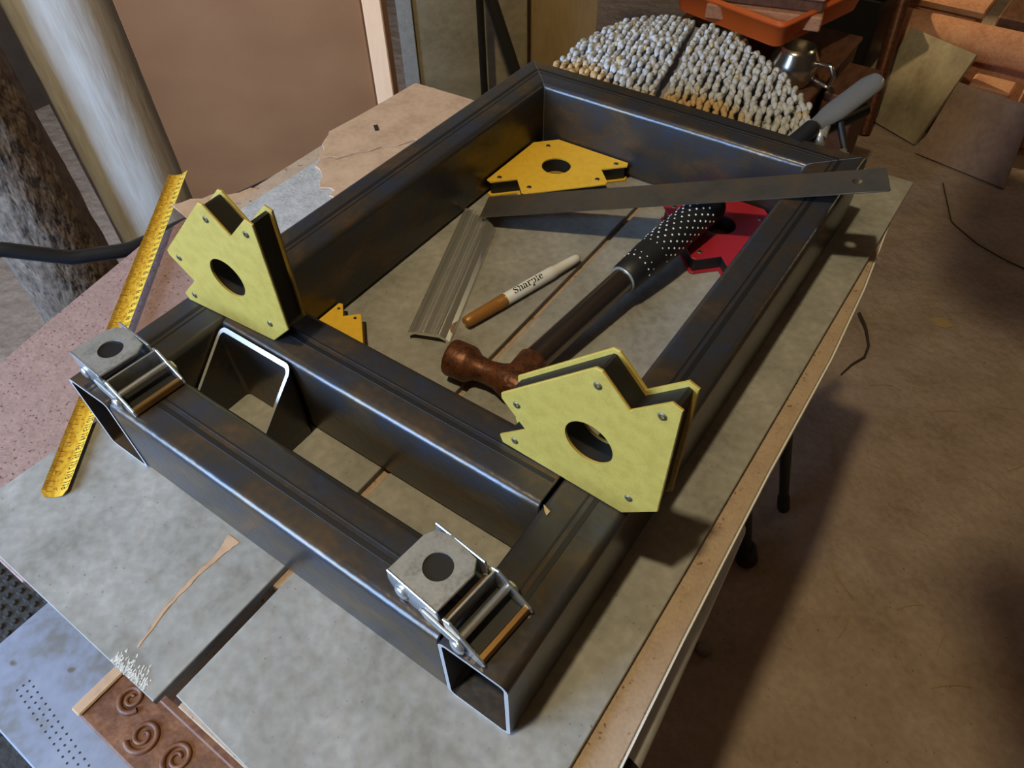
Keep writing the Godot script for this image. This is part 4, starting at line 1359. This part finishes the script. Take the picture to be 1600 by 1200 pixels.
	for g in blocks:
		var top: float = g[1].y
		st = mb()
		rbox(st, Vector3.ZERO, Vector3(g[1].x, top - FLOOR, g[1].z), 0.006)
		o2 = part("clay_brick", st, M.terracotta, self)
		o2.name = numbered("clay_brick")
		o2.position = Vector3(g[0].x, (top + FLOOR) * 0.5, g[0].z)
		o2.rotation.y = 0.0 if g[1].x > 0.6 else -0.04
		tag(o2, g[2], "brick", "clay bricks of the stack")
	for g in [[Vector3(0.14, -0.583, -2.98), Vector3(0.32, 0.028, 0.22), "pale flat clay tile lying behind the curved roof tile", M.terracotta], [Vector3(0.51, -0.588, -2.95), Vector3(0.34, 0.046, 0.22), "brown flat tile at the top right picture corner", M.brownwood]]:
		st = mb()
		rbox(st, Vector3.ZERO, g[1], 0.006)
		o2 = part("flat_tile", st, g[3], self)
		o2.name = numbered("flat_tile")
		o2.position = g[0]
		o2.rotation.y = -0.04
		tag(o2, g[2], "tile", "flat tiles on the stack")

func leaning_slab(label: String, q: Array, m: Material):
	var st := mb()
	var n: Vector3 = (q[1] - q[0]).cross(q[3] - q[0]).normalized()
	if n.y < 0: n = -n
	var f := []
	for i in 4: f.append(q[i] + n * 0.012)
	loft(st, [q, f], 1.0, true, true, -1)
	var o := part("stone_slab", st, m, self)
	o.name = numbered("stone_slab")
	tag(o, label, "slab", "leaning slabs")

func barrel_tile(label: String, a: Vector3, b: Vector3, r: float, m: Material):
	var st := mb()
	var d := (b - a).normalized()
	var sd := d.cross(Vector3.UP).normalized()
	var up := sd.cross(d).normalized()
	var rings := []
	for i in 2:
		var c := a if i == 0 else b
		var ring := []
		for j in 17:
			var an := PI * j / 16.0
			ring.append(c + sd * cos(an) * r + up * sin(an) * r * 0.9)
		for j in 17:
			var an := PI * (16 - j) / 16.0
			ring.append(c + sd * cos(an) * (r - 0.013) + up * sin(an) * (r * 0.9 - 0.013))
		rings.append(ring)
	loft(st, rings)
	var o := part("roof_tile", st, m, self)
	o.name = numbered("roof_tile")
	tag(o, label, "roof tile")

# =====================================================================  litter on the dirt floor
func floor_litter():
	var rng := seeded(23)
	var first: MeshInstance3D = null
	var spots := [Vector2(0.43, -0.98), Vector2(0.46, -1.0), Vector2(0.48, -0.96), Vector2(0.52, -0.92), Vector2(0.60, -0.98), Vector2(0.785, -1.134), Vector2(0.76, -1.05), Vector2(0.62, -0.80), Vector2(0.66, -0.88), Vector2(0.58, -0.70), Vector2(0.70, -0.95), Vector2(0.63, -1.20), Vector2(0.73, -1.28), Vector2(0.55, -1.1), Vector2(0.50, -1.2), Vector2(0.69, -0.72), Vector2(0.75, -0.68), Vector2(0.61, -0.62), Vector2(0.78, -0.62), Vector2(0.56, -1.36)]
	for i in spots.size():
		var o: MeshInstance3D
		if first == null:
			var st := mb()
			hose(st, [Vector3(-0.03, 0, 0), Vector3(-0.01, 0.0008, 0.002), Vector3(0.012, 0.0005, 0.001), Vector3(0.03, 0, -0.003)], 0.0011, 6)
			o = part("straw", st, M.straw, self)
			first = o
		else:
			o = first.duplicate()
			add_child(o)
		o.name = numbered("straw")
		o.position = Vector3(spots[i].x, FLOOR + 0.0013, spots[i].y)
		o.rotation.y = rng.randf_range(0, TAU)
		o.scale = Vector3.ONE * rng.randf_range(0.5, 1.1)
		tag(o, "thin dry straw stalk lying on the brown dirt floor", "straw", "straw bits on the dirt floor")
	var st := mb()
	hose(st, smooth_path([Vector3(0.392, FLOOR + 0.012, -1.388), Vector3(0.42, FLOOR + 0.01, -1.35), Vector3(0.443, FLOOR + 0.006, -1.30), Vector3(0.446, FLOOR + 0.004, -1.26)], 0.01), 0.004, 7, 0.0025)
	hose(st, smooth_path([Vector3(0.446, FLOOR + 0.004, -1.262), Vector3(0.43, FLOOR + 0.004, -1.225), Vector3(0.42, FLOOR + 0.004, -1.18)], 0.01), 0.003, 7, 0.0018)
	var o2 := part("twig", st, M.twig, self)
	o2.name = numbered("twig")
	tag(o2, "dark bent twig on the dirt floor beside the bench", "twig")
	st = mb()
	prism(st, PackedVector2Array([Vector2(-0.026, 0.004), Vector2(-0.012, -0.016), Vector2(0.01, -0.014), Vector2(0.026, -0.002), Vector2(0.016, 0.012), Vector2(-0.004, 0.018), Vector2(-0.016, 0.010)]), FLOOR + 0.0005, FLOOR + 0.003, 0.0008, Transform3D(Basis.IDENTITY, Vector3(0.559, 0, -1.475)))
	o2 = part("dry_leaf", st, M.straw, self)
	o2.name = numbered("dry_leaf")
	tag(o2, "small pale dry leaf lying near the dark shadow", "leaf")
	for g in [[Vector3(0.432, FLOOR, -0.449), 0.014, "rounder pale pebble on the floor beside the white rail"], [Vector3(0.408, FLOOR, -0.452), 0.012, "smaller grey pebble touching the pale pebble"]]:
		st = mb()
		var rings := []
		for i in 9:
			var an := PI * (i / 8.0)
			rings.append(circle(Vector3(0, g[1] * 0.8 * (1.0 - cos(an)), 0), Vector3.RIGHT, Vector3.BACK, maxf(g[1] * sin(an), 0.0002), 14, maxf(g[1] * 0.85 * sin(an), 0.0002)))
		loft(st, rings)
		o2 = part("pebble", st, M.stone, self)
		o2.name = numbered("pebble")
		o2.position = g[0] + Vector3(0, 0.0002, 0)
		tag(o2, g[2], "pebble")
	st = mb()
	hose(st, smooth_path([Vector3(0.42, FLOOR + 0.004, -2.07), Vector3(0.485, FLOOR + 0.004, -1.89), Vector3(0.56, FLOOR + 0.004, -1.83), Vector3(0.63, FLOOR + 0.004, -1.80), Vector3(0.80, FLOOR + 0.004, -1.76)], 0.02), 0.0018, 6)
	o2 = part("thin_wire", st, M.twig, self)
	o2.name = numbered("thin_wire")
	tag(o2, "thin wire lying across the dark shadow on the floor", "wire")
